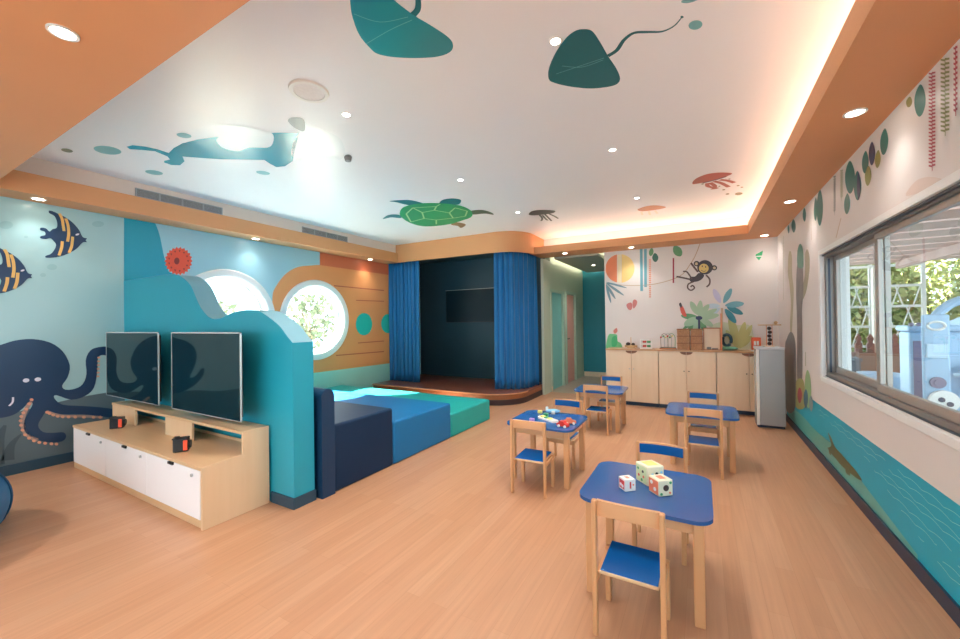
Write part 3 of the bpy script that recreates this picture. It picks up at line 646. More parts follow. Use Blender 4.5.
def basket(label, x, z, wd, h, y=6.96):
    t = thing('wicker_box', label, 'basket', (x, y, z), 0, 'wicker boxes on the worktop')
    bm = B(); n = 7
    for k in range(n): box(bm, (-wd/2, -.10, k*h/n+.001), (wd/2, .10, (k+1)*h/n-.002), .004)
    for k in range(5): box(bm, (-wd/2+.01+k*(wd-.03)/4, -.104, 0), (-wd/2+.02+k*(wd-.03)/4, .104, h*.98), .001)
    new('weave', bm, WICK, t); new('rim', box(B(), (-wd/2-.004, -.105, h), (wd/2+.004, .105, h+.010), .003), mat('wicker_rim', 'a86a42', .5), t)
x0 = ony(677, 345, 6.96).x; x1 = ony(690.5, 345, 6.96).x; x2 = ony(703, 345, 6.96).x
for i, (a, b_) in enumerate(((x0, x1), (x1, x2))):
    for j in range(3):
        basket('%s of the three stacked wicker boxes in the %s stack' % (('bottom one', 'middle one', 'top one')[j], ('left', 'right')[i]), (a+b_)/2, ZW+.001+j*.11, b_-a-.012, .095)
x3 = ony(721, 345, 6.96).x; wd = x3-x2-.01
t = thing('wooden_crate', 'open fronted pale wooden box with a thin post, right of the wicker boxes', 'box', ((x2+x3)/2, 6.98, ZW))
bm = B(); box(bm, (-wd/2, -.09, 0), (wd/2, .09, .012)); box(bm, (-wd/2, -.09, .012), (-wd/2+.012, .09, .33)); box(bm, (wd/2-.012, -.09, .012), (wd/2, .09, .33)); box(bm, (-wd/2, -.09, .33), (wd/2, .09, .342)); new('frame', bm, mat('cherry_toy_base', '', .4), t)
new('panel', box(B(), (-wd/2+.012, -.05, .012), (wd/2-.012, -.04, .33)), MAPLE, t)
new('post', box(B(), (wd/2, -.10, 0), (wd/2+.018, -.08, .56), .002), mat('orange_wood', 'dd8a58', .45), t)
new('contents', box(box(B(), (-.07, -.085, .012), (-.01, -.055, .05), .01), (.0, -.085, .012), (.08, -.055, .035), .008), mat('grey_toy', '8c8078', .5), t)
t = thing('toy_ring', 'dark teal ring toy standing on a green base on the worktop', 'toy', tw(727, 6.96))
new('ring', tube(B(), [(.0+.055*math.cos(a*PI/12), 0, .155+.085*math.sin(a*PI/12)) for a in range(24)], .022, 10, True), mat('dark_teal_toy', '1c4450', .4), t)
new('base', sph(B(), (.03, 0, .03), (.11, .05, .03)), mat('green_base_toy', '5f9a80', .5), t); new('stand', cyl(B(), (0, 0, .04), (0, 0, .09), .015), mat('dark_teal_toy', '', .4), t)
t = thing('toy_house', 'small orange toy house with white window on the worktop', 'toy', tw(756, 6.9))
new('walls', box(B(), (-.055, -.05, .02), (.055, .05, .20), .004), mat('orange_red_toy', 'e8663c', .4), t); new('window', box(box(B(), (-.03, -.054, .09), (-.004, -.049, .15)), (.004, -.054, .09), (.03, -.054+.005, .15)), WHT, t)
new('door', box(B(), (-.02, -.054, .02), (.02, -.049, .07), .002), DKB, t); new('base', box(B(), (-.06, -.055, 0), (.06, .055, .02), .003), WHT, t)
t = thing('ball_tower', 'wooden tower of dark balls under a flat plate on the grey cupboard', 'toy', (ony(769.5, 346, 6.3).x, 6.3, 1.0325))
new('base', box(B(), (-.05, -.05, 0), (.05, .05, .012), .003), MAPLE, t)
for k in range(5): new('ball', sph(B(), (.006*(k % 2), 0, .037+k*.05), .024, 14, 8), mat('dark_ball', '3a2420', .35), t)
for k in range(2): new('rod', cyl(B(), (-.03+.06*k, 0, .012), (-.03+.06*k, 0, .275), .004, n=6), mat('orange_wood', '', .4), t)
new('plate', box(B(), (-.12, -.05, .275), (.12, .05, .288), .003), mat('tan_toy_wood', '', .4), t)
new('knob', sph(B(), (.07, 0, .31), .022, 12, 8), mat('tan_toy_wood', '', .4), t)
# bean bag at the left edge
t = thing('bean_bag', 'blue bean bag on the floor at the left edge of the room', 'bean bag', (-4.31, .19, 0))
bm = B(); n = 36; prof = [(0, 0)]+[tuple(p) for p in crom([(.30, .0), (.44, .02), (.53, .10), (.565, .24), (.53, .38), (.42, .50), (.25, .575), (.09, .60)], 4, False)]+[(0, .6)]
R = []
for k in range(n):
    a = 2*PI*k/n; f = 1+.02*math.sin(6*a)+.015*math.sin(3*a+1)
    R.append([bm.verts.new((r*f*math.cos(a), r*f*math.sin(a), z)) for r, z in prof[1:-1]])
top = bm.verts.new((0, 0, .61)); bot = bm.verts.new((0, 0, 0))
for k in range(n):
    a, b_ = R[k], R[(k+1) % n]
    for j in range(len(a)-1): bm.faces.new((a[j], b_[j], b_[j+1], a[j+1]))
    bm.faces.new((a[-1], b_[-1], top)); bm.faces.new((b_[0], a[0], bot))
new('bag', bm, mat('blue_bean_cloth', '0f6a9c', .6, .1, 5, bump=.15), t, None, True)
bm = B()
for k in range(6):
    a = 2*PI*(k+.25)/6; f = 1+.02*math.sin(6*a)+.015*math.sin(3*a+1); tube(bm, [(r*f*math.cos(a)*1.004, r*f*math.sin(a)*1.004, z+.003) for r, z in prof[1:-1]], .006, 6)
new('piping', bm, mat('dark_blue_piping', '0a4a70', .6), t)

# ------------------------------------------------------------ murals: left wall
OR1 = mat('boat_orange_paint', 'eea066', .4, .05, 2); OR2 = mat('boat_red_paint', 'dd7650', .4, .05, 2); ORL = mat('boat_plank_line', 'cc6a48', .4); TQ = mat('turquoise_dot_paint', '2bbfb0', .4, .03)
MINT = mat('mint_band_paint', '9cdcd2', .4, .04, 2); GOLD = mat('golden_stripe_paint', 'e8b868', .4); PINKD = mat('peach_sucker_paint', 'e8a888', .4); PALE = mat('pale_eye_paint', 'e8e6f0', .4)
def lw(y, z): return Vector((XL, y, z))
# pale aqua field in front of the wave wall
bm = B(); _poly(bm, [[Vector((XL+GAP*.5, y, z)) for y, z in ((YN, .0), (1.87, 0), (1.87, 2.655), (YN, 2.655))]]); new('aqua_field', bm, AQUA, wl, 'pale aqua painted sea')
bm = B(); edge = crom([(YN, .50), (-1.5, .62), (.2, .50), (.75, .56), (1.1, .60), (1.5, .66), (1.87, .68)], 6, False)
_poly(bm, [[Vector((XL+GAP, y, z)) for y, z in [(YN, .1)]+[(1.87, .1)]+[tuple(p) for p in edge][::-1]]]); new('seabed_field', bm, SEABED, wl, 'grey painted sea floor')
# orange boat around the second porthole
def hole(y, z, r, n=48): return [Vector((XL+GAP*2, y+r*math.cos(2*PI*k/n), z+r*math.sin(2*PI*k/n))) for k in range(n)]
oc = [onx(px, py, XL+GAP*2) for px, py in crom([(272.5, 312), (272.5, 296), (275, 288), (284.5, 275), (297, 267.3), (313, 265.3), (319.5, 265)], 5, False)]
y2 = onx(387, 300, XL).y+.6; zr = lambda y, a, b_: a+(b_-a)*y
p_r = [onx(px, py, XL+GAP*2) for px, py in ((386, 274.5), (386, 364))]
m0 = onx(313, 372.5, XL).z; m1 = p_r[1].z
outer = oc+[Vector((XL+GAP*2, y2, p_r[0].z)), Vector((XL+GAP*2, y2, m1)), Vector((XL+GAP*2, 3.45, m0))]
bm = B(); _poly(bm, [outer, hole(*PH[1], .61)]); boat = new('boat_hull_mural', bm, OR1, wl, 'orange painted boat hull around the porthole')
zt1 = onx(320, 242, XL).z; bm = B(); ya = onx(319.7, 255, XL).y; _poly(bm, [[Vector((XL+GAP*2, y, z)) for y, z in ((ya, oc[-1].z), (y2, p_r[0].z), (y2, 2.66), (ya, 2.66))]]); new('boat_cabin_mural', bm, OR2, wl, 'red orange painted boat cabin')
bm = B(); _poly(bm, [[Vector((XL+GAP*2, y, z)) for y, z in ((2.07, .0), (y2, 0), (y2, m1), (3.45, m0), (2.07, m0))]]); new('mint_band_mural', bm, MINT, wl, 'mint painted band under the boat')
strokes('plank_lines', 'L', [([(334, 285.7), (360, 288.2), (384, 290.5)], .022), ([(356, 300.3), (384, 301.3)], .018), ([(358, 343), (384, 341)], .02), ([(336, 355.5), (384, 351.5)], .022)], ORL, boat, 3)
paint('round_dot', 'L', [ell(364, 324.2, 8.2, 11.2)], TQ, boat, 3); paint('round_dot', 'L', [ell(388, 323.6, 6.8, 9.6)], TQ, boat, 3)
paint('wave_mural', 'L', [[(124, 214)]+crom([(150, 216), (153.8, 220.3), (159.4, 234.4), (164, 256), (168.8, 272)], 5, False)+[(182, 277), (186, 300), (124, 300)]], TEALW, wl, 2, 'turquoise painted wave rising from the half wall', smooth=False)
# sea urchin
pts = [(178.5+(12.2 if i % 2 else 14.2)*math.cos(2*PI*i/44), 261+(12.4 if i % 2 else 14.4)*math.sin(2*PI*i/44)) for i in range(44)]
ur = paint('sea_urchin_mural', 'L', [pts], mat('coral_red_paint', 'f2583e', .4), wl, 3, 'round red spiky sea urchin', smooth=False)
bm = B()
for i in range(13):
    a = 2*PI*i/13; _poly(bm, [[PL['L'](178.5+9.6*math.cos(a)+dx, 261+10*math.sin(a)+dy, 4) for dx, dy in ((-.9, -.9), (.9, -.7), (0, 1.2))]])
_poly(bm, [[PL['L'](p.x, p.y, 4) for p in ell(176.8, 261, 2.6, 3.4)]]); new('urchin_markings', bm, mat('dark_red_paint', '8c2c2c', .4), ur)
# striped fish
fz = lambda l: [(x/5.325, 180+y/5.325) for x, y in l]
FISH = [(262, 163), (285, 168), (310, 180), (345, 197), (385, 225), (420, 265), (440, 303), (462, 311), (456, 321), (462, 331), (440, 333), (405, 368), (355, 395), (300, 411), (248, 414), (243, 404), (270, 394), (290, 370), (298, 345), (288, 328), (268, 310), (245, 314), (216, 310), (216, 300), (238, 294), (242, 285), (236, 274), (214, 266), (218, 254), (245, 258), (263, 274), (280, 262), (302, 254), (304, 225), (290, 192), (262, 176)]
STR = [([(316, 178), (330, 205), (336, 240), (341, 272)], .022), ([(350, 205), (362, 240), (366, 285), (360, 328)], .022), ([(332, 326), (328, 360), (314, 402)], .022), ([(387, 302), (382, 350), (368, 388)], .022)]
def fish(dx, dy, lab):
    sh = lambda l: [(x+dx, y+dy) for x, y in fz(l)]
    f = paint('striped_fish_mural', 'L', [crom(sh(FISH), 4)], NAVY, wl, 3, lab, smooth=False)
    strokes('stripes', 'L', [(sh(a), b_) for a, b_ in STR], GOLD, f, 4)
    paint('eye', 'L', [ell(*sh([(412, 290)])[0], 2, .9, -15)], PALE, f, 4)
fish(0, 0, 'navy fish with golden stripes under the soffit lamp'); fish(-54.8, 36, 'navy fish with golden stripes at the left edge')
# octopus
oz = lambda l: [(x/3.99, 320+y/3.99) for x, y in l]
OCT = [(-150, 215), (-130, 160), (-70, 120), (0, 100), (60, 82), (130, 76), (200, 90), (250, 125), (278, 180), (270, 228), (248, 262), (262, 278), (300, 274), (330, 256), (345, 215), (342, 160), (360, 122), (395, 108), (440, 108), (470, 130), (455, 150), (415, 140), (392, 150), (388, 205), (375, 270), (340, 303), (285, 318), (225, 300), (217, 312), (250, 338), (330, 343), (430, 352), (520, 372), (520, 396), (430, 388), (330, 376), (245, 376), (190, 364), (170, 385), (152, 420), (172, 447), (215, 450), (252, 448), (264, 464), (248, 484), (195, 488), (140, 474), (100, 445), (96, 405), (116, 365), (130, 335), (118, 325), (92, 352), (50, 380), (-20, 392), (-120, 380), (-200, 340), (-215, 300), (-190, 290), (-140, 325), (-90, 325), (-130, 270)]
oc_ = paint('octopus_mural', 'L', [crom(oz(OCT), 3)], NAVY, wl, 3, 'large navy octopus with curling arms', smooth=False)
paint('eye', 'L', [ell(*oz([(104, 241)])[0], 3.3, 2.0, -6)], PALE, oc_, 4); paint('eye', 'L', [ell(*oz([(151, 237)])[0], 3.3, 2.0, -6)], PALE, oc_, 4)
strokes('mouth_mark', 'L', [(oz([(52, 308), (50, 328), (36, 343)]), .014)], PALE, oc_, 4)
bm = B()
for a, b_ in (((394, 150), (391, 225)),):
    for k in range(6): q = Vector(a).lerp(Vector(b_), k/5); _poly(bm, [[PL['L'](p.x, p.y, 4) for p in ell(*oz([q])[0], 1.6, .9)]])
for q in crom([(126, 318), (104, 355), (85, 385), (84, 420), (100, 458), (135, 482), (180, 492), (225, 495)], 2, False)+crom([(188, 368), (230, 384), (300, 387), (400, 388)], 3, False): _poly(bm, [[PL['L'](p.x, p.y, 4) for p in ell(*oz([q])[0], 1.9, 1.4)]])
new('suckers', bm, PINKD, oc_)
strokes('arm_line', 'L', [(oz([(127, 318), (100, 365), (90, 410), (105, 455), (150, 480)]), .03), (oz([(185, 364), (240, 382), (330, 384), (410, 388)]), .025)], mat('tan_line_paint', 'b0948a', .4), oc_, 3)
strokes('weed_mural', 'L', [(oz([(30, 560), (45, 500), (85, 455)]), (.09, .01)), (oz([(-20, 580), (-5, 480), (20, 420)]), (.12, .02))], mat('dark_weed_paint', '43565e', .4), wl, 2)
bm = B()
for px, py, rx, ry in ((98, 224, 6, 3), (52, 267, 5, 3), (43, 275, 3, 2), (6, 225, 7, 4), (26, 237, 2, 1.2)): _poly(bm, [[PL['L'](p.x, p.y, 2) for p in ell(px, py, rx, ry)]])
new('bubble_spots', bm, mat('faint_bubble_paint', '95bfc2', .4), wl)

# ------------------------------------------------------------ murals: back wall
G = {n: mat(n+'_mural_paint', c, .45, .06, 8) for n, c in dict(leaf_green='6aa070', pale_leaf='a9c6a4', deep_leaf='3a6f62', blue_leaf='6fa8b4', lilac_leaf='cdc8e0', teal_leaf='27746c', olive_leaf='8f8a4c', navy_leaf='2f3a5e', red_leaf='a8394a', orange_sun='ee8a5e', yellow_sun='f3cf84', cream_sun='f6e3c0', brown='6a5550', tan='c6a98a', pink='cf7f78', green='3fae6e', khaki='b9bb7a', charcoal='4c4448', face='e8c878', sand='d9c19c', grey_leaf='7c98a0').items()}
sx, sy = 618.5, 268.5
pts = [(sx+(p.x-sx), p.y) for p in ell(sx, sy, 14, 14.2, n=40)]
a = ell(620.0, sy, 14.5, 14.3, n=60)
paint('sun_mural', 'B', [[p for p in a if p.x <= 617.3 and p.x >= 605.6]], G['orange_sun'], wb, 1, 'orange half of the painted sun', smooth=False)
paint('sun_mural', 'B', [[p for p in a if p.x >= 621.0]], G['yellow_sun'], wb, 1, 'yellow half of the painted sun', smooth=False)
q = [p for p in a if 616.8 <= p.x <= 621.6]; paint('sun_mural', 'B', [[(617.3, 254.6), (621.0, 254.4), (621.0, 282.6), (617.3, 282.4)]], G['cream_sun'], wb, 1, 'pale band of the painted sun', smooth=False)
def leaf(x0, y0, x1, y1, w_):
    a, b_ = Vector((x0, y0)), Vector((x1, y1)); d = b_-a; n_ = Vector((-d.y, d.x)).normalized()*w_/2
    return [a, a+d*.13+n_*.55, a+d*.38+n_*.95, a+d*.65+n_*.95, a+d*.90+n_*.55, b_, a+d*.90-n_*.55, a+d*.65-n_*.95, a+d*.38-n_*.95, a+d*.13-n_*.55]
def leaves(name, plane, lst, m, parent, k=1, label=None):
    bm = B()
    for i, l in enumerate(lst): _poly(bm, [[PL[plane](p[0], p[1], k+i*.11) for p in crom(leaf(*l))]])
    return new(name, bm, m, parent, label)
leaves('palm_mural', 'B', [(606, 283, 624, 295.5, 2.4), (606, 284, 615.5, 299, 2.6), (606, 285, 611, 303, 2.4), (606, 282, 627, 288, 1.8), (606, 283, 620, 285.5, 1.4)], G['grey_leaf'], wb, 2, 'grey palm fronds at the corridor edge')
strokes('vine_band_mural', 'B', [([(641.2, 249), (641.7, 291)], .045), ([(645.4, 249), (645.6, 287)], .045)], G['blue_leaf'], wb, 1, 'blue green hanging bands')
bm = B()
for k in range(19): _poly(bm, [[PL['B'](p.x, p.y, 1) for p in ell(650, 260+k*2.05, 1.2, .6, n=8)]])
new('bead_strand_mural', bm, G['orange_sun'], wb)
strokes('strand_mural', 'B', [([(673.4, 258), (673.4, 283)], .022)], G['red_leaf'], wb)
leaves('hanging_leaf_mural', 'B', [(652, 248, 650.5, 256, 4.5)], G['leaf_green'], wb); leaves('hanging_leaf_mural', 'B', [(655, 253, 655.5, 262, 6)], G['deep_leaf'], wb)
leaves('hanging_leaf_mural', 'B', [(674, 246, 681, 256, 8.5)], G['leaf_green'], wb)
strokes('rope_mural', 'B', [([(606, 283.5), (630, 285.5), (655, 284), (680, 276), (691, 263), (696, 254), (700, 243.5)], .012)], G['tan'], wb, 1, 'swinging rope line')
# monkey
mk = paint('monkey_mural', 'B', [ell(705, 267.3, 7.8, 7.2), ell(696.6, 263.6, 2.9, 2.7), ell(714.2, 267.8, 2.9, 2.6), [(699, 273), (704, 275), (702, 279), (697, 281.5), (690.5, 281.5), (690, 277), (695, 276.5)]], G['charcoal'], wb, 2, 'swinging brown monkey')
strokes('limbs', 'B', [([(691, 263), (694, 267), (698, 272)], .028), ([(690.5, 279.5), (684, 278), (676.5, 276.5)], .026), ([(692, 279), (687, 272), (683, 271.5)], .022), ([(706, 275), (709.5, 279), (709.5, 284), (706.5, 287)], .024), ([(694, 281.5), (688.5, 284), (687.8, 288), (691, 290.3), (694.4, 288), (692.5, 285.5), (690.6, 287)], .022)], G['brown'], mk, 3)
paint('face', 'B', [ell(703.8, 268.3, 4.9, 4.6)], G['face'], mk, 3); paint('ear_inner', 'B', [ell(696.4, 263.8, 1.5, 1.5)], G['sand'], mk, 3); paint('ear_inner', 'B', [ell(714.4, 267.9, 1.5, 1.4)], G['sand'], mk, 3)
paint('eye', 'B', [ell(702.3, 266.3, .5, .9)], G['charcoal'], mk, 4); paint('eye', 'B', [ell(705.6, 266.9, .5, .9)], G['charcoal'], mk, 4); strokes('mouth_mark', 'B', [([(701, 270), (703.5, 271.4), (706, 270.6)], .008)], G['brown'], mk, 4)
paint('butterfly_mural', 'B', [[(628, 309), (626.5, 304.5), (631, 302.5), (632.5, 306), (631, 310)], [(632.5, 303), (634, 299.5), (637, 301), (636.5, 305), (633.5, 308.5)]], G['pink'], wb, 1, 'pink butterfly')
paint('bird_mural', 'B', [[(755.7, 254.5), (763, 250.5), (762, 255.5), (755.5, 256)], [(755.8, 257), (761.5, 256.8), (759, 260.5)]], G['green'], wb, 1, 'small green bird', smooth=False)
leaves('leaf_plant_mural', 'B', [(698, 315, 690.5, 301.5, 6), (699, 317, 700.5, 300.5, 6), (699, 317, 709, 304.5, 6), (699, 318, 717, 309, 5), (699, 318, 719, 315, 6), (699, 318, 684, 325, 8), (699, 318, 713, 326, 6), (699, 318, 694, 333, 6)], G['pale_leaf'], wb, 2, 'pale green star shaped plant')
leaves('leaf_plant_mural', 'B', [(699, 318, 681, 315.5, 6), (699, 318, 688, 331, 6), (699, 318, 706, 332, 6), (699, 318, 683, 329, 4)], G['leaf_green'], wb, 1)
strokes('stem_mural', 'B', [([(699, 318), (699.3, 334)], .03)], G['navy_leaf'], wb, 3); paint('plant_centre_mural', 'B', [ell(699, 318, 3.4, 2)], G['navy_leaf'], wb, 4)
leaves('blue_plant_mural', 'B', [(720.5, 303, 713.5, 289, 6)], G['lilac_leaf'], wb, 1, 'lilac petal'); leaves('blue_plant_mural', 'B', [(720, 306, 706, 306, 5), (720, 308, 710, 315, 5)], mat('pale_blue_petal', 'c3d6e0', .45), wb, 1)
leaves('blue_plant_mural', 'B', [(723.5, 303, 731.5, 288.5, 6), (725, 305.5, 744, 303.5, 6.2)], G['blue_leaf'], wb, 2, 'blue green petals'); leaves('blue_plant_mural', 'B', [(727, 307, 743, 314, 5.8), (725, 309, 736, 323, 6.5)], mat('deep_blue_petal', '3f8d98', .45), wb, 2)
strokes('stem_mural', 'B', [([(722, 308), (721.8, 348)], .03)], G['tan'], wb, 1)
leaves('fan_plant_mural', 'B', [(738, 348, 726, 330, 6), (738, 348, 734, 322, 6), (738, 348, 745, 322, 7), (739, 348, 752, 325, 6), (738, 345, 729, 318, 7), (739, 348, 752, 336, 6)], G['khaki'], wb, 1, 'pale olive fan leaves')
paint('shrub_mural', 'B', [[(709, 349), (706, 335), (711, 326), (722, 322), (738, 325), (749, 325), (753, 333), (752, 349)]], mat('pale_shrub_paint', 'cdd2b4', .45), wb, .5)
paint('parrot_mural', 'B', [[(680, 306.5), (682.5, 306), (685, 311), (686.5, 316), (684, 316.5), (681, 312.5)]], mat('coral_bird_paint', 'd9604e', .45), wb, 3, 'small red parrot'); paint('parrot_mural', 'B', [[(679, 304.5), (680.5, 302.5), (682, 305.5), (681, 308)]], G['charcoal'], wb, 4)
paint('cactus_mural', 'B', [[(607, 349.5), (607, 340), (609, 334.5), (613, 334), (617, 335), (617.5, 341), (621, 343.5), (621.5, 349.5)]], mat('cactus_green_paint', '6fbf83', .45), wb, 2, 'green cactus with pink flower'); paint('cactus_mural', 'B', [[(612, 346), (612, 338), (616, 336), (617.5, 341), (616, 346)]], G['green'], wb, 3)
paint('cactus_flower_mural', 'B', [[(614, 333), (613.5, 330.5), (616.5, 328), (617.5, 331), (615.5, 333.5)]], mat('salmon_flower_paint', 'e88a78', .45), wb, 3)

# ------------------------------------------------------------ murals: right wall
bm = B(); _poly(bm, [[Vector((XR-GAP, y, z)) for y, z in ((YN, .085), (6.7, .085), (6.7, .545), (YN, .545))]])
sea = new('sea_band_mural', bm, mat('sea_teal_paint', '009cba', .4, .12, 1.6, spec=.25, col2='10b4c8'), wr, 'turquoise painted sea along the bottom of the wall')
bm = B(); _poly(bm, [[Vector((XR-GAP*2, y, z)) for y, z in [(6.6, .085), (3.0, .085)]+[tuple(p) for p in crom([(3.0, .11), (3.8, .20), (4.4, .27), (5.1, .25), (5.8, .27), (6.6, .24)], 5, False)]]]); new('sand_bank', bm, mat('sea_green_sand_paint', '52aca4', .3, .1, 3), sea, 'pale green underwater bank')
bm = B()
for j, z0 in enumerate((.49, .45, .40, .37, .31, .27, .22, .18, .14)):
    P = []; y = -2.9+.13*j
    while y < (5.0 if j < 2 else 4.2-.2*j):
        t_ = (y*5.2+j*.4) % 1
        P.append(Vector((XR-GAP*3, y, z0+.014*(abs(math.sin(y*15+j))-.5)))); y += .02
    for i in range(len(P)-1):
        if (i//9) % 7 == 6: continue
        a, b_ = P[i], P[i+1]; h = Vector((0, 0, .0013)); bm.faces.new([bm.verts.new(v) for v in (a-h, b_-h, b_+h, a+h)])
new('wave_lines', bm, mat('pale_wave_paint', '9fe0d6', .3), sea, 'thin pale wave lines')
cr = paint('crocodile_mural', 'R', [[(828, 433), (831, 437), (835, 447), (842, 455), (850, 464), (856, 471), (862, 480), (858, 479), (850, 473), (842, 466), (836, 459), (831, 453), (827.5, 448), (830, 447), (831, 444)]], mat('olive_croc_paint', '4a5c38', .3, .2, 20), sea, 4, 'olive crocodile')
strokes('crocodile_legs', 'R', [([(832, 447), (829, 451), (831, 454)], .03), ([(848, 465), (846, 471), (850, 474)], .03)], mat('olive_croc_paint', '', .3), cr, 4)
def zz(l, ox, oy, s=6): return [tuple([ox+v/s if i % 2 == 0 else oy+v/s for i, v in enumerate(q[:4])])+tuple(x/s for x in q[4:]) for q in l]
RL = lambda nm, l, lab=None, k=1: leaves('hanging_leaf_mural', 'R', l, G[nm], wr, k, lab)
RL('teal_leaf', zz([(300, 65, 300, 262, 60), (345, 125, 345, 302, 45), (120, 235, 118, 455, 38), (95, 285, 92, 425, 22), (25, 345, 28, 430, 18), (395, 5, 388, 140, 40), (285, 260, 280, 385, 36)], 800, 150), 'teal hanging leaves')
RL('olive_leaf', zz([(412, 95, 405, 215, 38), (470, 0, 463, 108, 34)], 800, 150), 'olive hanging leaves', 2); RL('navy_leaf', zz([(432, -50, 430, 92, 38), (350, 130, 352, 300, 20)], 800, 150), 'navy hanging leaves', 3)
RL('teal_leaf', zz([(735, 385, 730, 465, 24), (842, 253, 838, 350, 34)], 640, 0, 3)); RL('olive_leaf', zz([(810, 290, 805, 322, 18)], 640, 0, 3))
RL('teal_leaf', zz([(560, 115, 563, 195, 26), (627, 50, 625, 125, 20), (530, 150, 532, 200, 12)], 700, 200))
def vine(px, y0, y1, w_, m, n, slant=1.2):
    bm = B()
    for k in range(n):
        yy = y0+(y1-y0)*k/n; s = (y1-y0)/n
        for sg in (-1, 1):
            a = [(px, yy), (px+sg*w_, yy-slant*.4), (px+sg*w_, yy+s*.45-slant*.4), (px, yy+s*.55)] if sg > 0 else [(px, yy+s*.3), (px-w_, yy-slant*.4+s*.3), (px-w_, yy+s*.7-slant*.4), (px, yy+s*.8)]
            _poly(bm, [[PL['R'](x, y, 2) for x, y in a]])
    stroke(bm, 'R', [(px, y0), (px+.2, y1+3)], .006, 2); return new('hanging_vine_mural', bm, m, wr)
VR = mat('crimson_vine_paint', 'b8414e', .4); VG = mat('moss_vine_paint', '8a8f55', .4)
vine(932, 72, 168, 3.4, VR, 26)['label'] = 'long crimson hanging vine'; vine(945, 58, 133, 4.4, VG, 17)['label'] = 'moss green hanging vine'; vine(955.5, 46, 113, 2.0, VR, 13)['label'] = 'short dotted red vine'
vine(834.5, 176, 212, 1.2, mat('dark_vine_paint', '4c5c58', .4), 14); vine(841.5, 170, 198, 1.4, VG, 12)
# tall painted trees in the corner
P_ = lambda pts, ox=700, oy=300: [(ox+x/6, oy+y/6) for x, y in pts]
paint('tree_mural', 'R', [P_([(583, -215), (600, -225), (616, -210), (620, -60), (612, 60), (614, 200), (612, 500), (585, 500), (582, 200), (580, 60), (576, -60)])], mat('taupe_tree_paint', '9a8a78', .4, .3, 8, col2='5c5a66'), wr, 2, 'tall taupe tree trunk')
paint('tree_mural', 'R', [P_([(600, -338), (616, -312), (620, -250), (618, -195), (590, -195), (582, -240), (586, -305)])], mat('teal_green_tip', '4f8a72', .4), wr, 3, 'green tree tip')
paint('tree_mural', 'R', [P_([(642, -305), (656, -270), (658, -200), (648, -110), (634, -40), (612, 0), (612, -70), (626, -130), (630, -200), (630, -270)])], mat('khaki_branch_paint', '8f967a', .4, .2, 8, col2='b59a78'), wr, 1)
paint('tree_mural', 'R', [P_([(540, -295), (551, -260), (553, -150), (562, -60), (558, 60), (548, 230), (540, 160), (545, 20), (536, -100), (528, -160), (530, -260)])], mat('sand_branch_paint', 'cdbb95', .4, .15, 8, col2='a8a27c'), wr, 1)
strokes('strand_mural', 'R', [([(805.5, 352), (805.5, 366)], .02), ([(783.5, 236), (783.5, 300)], .012)], G['olive_leaf'], wr, 1)
paint('rock_mural', 'R', [P_([(512, 640), (510, 300), (522, 230), (545, 190), (568, 230), (575, 330), (572, 640)])], mat('slate_rock_paint', '5e6876', .4, .35, 6, col2='8d8478'), wr, 3, 'slate painted rock')
paint('bush_mural', 'R', [P_([(575, 500), (600, 470), (625, 500), (628, 640), (575, 640)])], mat('moss_bush_paint', 'a9a860', .4, .15, 8), wr, 3)
leaves('bright_leaf_mural', 'R', [(601, 0, 0, 0, 0)] and [(700+598/6, 300+620/6, 700+598/6, 300+525/6, 4.6)], G['red_leaf'], wr, 4, 'crimson leaf'); leaves('bright_leaf_mural', 'R', [(700+635/6, 300+650/6, 700+635/6, 300+535/6, 4.4)], mat('petrol_leaf_paint', '1f5f78', .4), wr, 5, 'petrol blue leaf')
leaves('bright_leaf_mural', 'R', [(700+650/6, 300+650/6, 700+645/6, 300+420/6, 6.5)], mat('fresh_leaf_paint', '93b878', .4), wr, 4, 'tall fresh green leaf'); leaves('bright_leaf_mural', 'R', [(700+668/6, 300+670/6, 700+664/6, 300+575/6, 4)], G['grey_leaf'], wr, 5)
paint('pale_hill_mural', 'R', [[(936, 200), (918, 206), (904, 196), (903, 185), (912, 178), (925, 176.5), (936, 178), (943, 183)]] and [P_([(635, 275), (690, 190), (760, 162), (830, 168), (862, 190), (760, 240)], 800, 150)], mat('faint_hill_paint', 'ddc9bd', .45), wr, 1)
strokes('twig_mural', 'R', [([(841, 218), (838, 230), (836, 238)], .015), ([(811, 218), (811.5, 240)], .012)], G['tan'], wr, 1)

# ------------------------------------------------------------ murals: ceiling
T1c = mat('ceiling_teal_paint', '15808a', .3, .12, 1.5, col2='1f98a4'); T2c = mat('ceiling_deep_teal_paint', '156a72', .35, .06, 3); DOTC = mat('ceiling_dot_paint', '78b6ba', .4)
ray1 = paint('stingray_mural', 'C', [[(350, -30), (350.5, 5), (354, 22), (360, 36), (370, 48), (378, 54), (395, 57.2), (418, 58), (438, 56.5), (450, 52), (453, 45), (448, 37), (430, 25), (412, 14), (390, -4), (372, -28)]], T1c, ceil, 1, 'large teal stingray at the top of the picture')
strokes('tail', 'C', [([(413, 15), (418, 8), (417, -6), (410, -20)], (.035, .02))], T2c, ray1, 1)
strokes('wing_lines', 'C', [([(366, 44), (390, 30), (412, 20)], .004), ([(354, 14), (380, 22), (408, 17)], .004)], DOTC, ray1, 2)
ray2 = paint('stingray_mural', 'C', [[(548.8, 79), (549, 68), (556, 52), (566, 38), (575, 31), (583, 29.2), (592, 31), (600, 42), (608, 56), (616, 68), (620, 78), (617, 84), (607, 87), (590, 88.5), (570, 86.5), (555, 83)]], T2c, ceil, 1, 'smaller dark teal stingray')
strokes('tail', 'C', [([(608, 56), (617, 50), (624, 40), (634, 33), (648, 32), (662, 31.5), (674, 26), (682, 17)], (.03, .006))], T2c, ray2, 1)
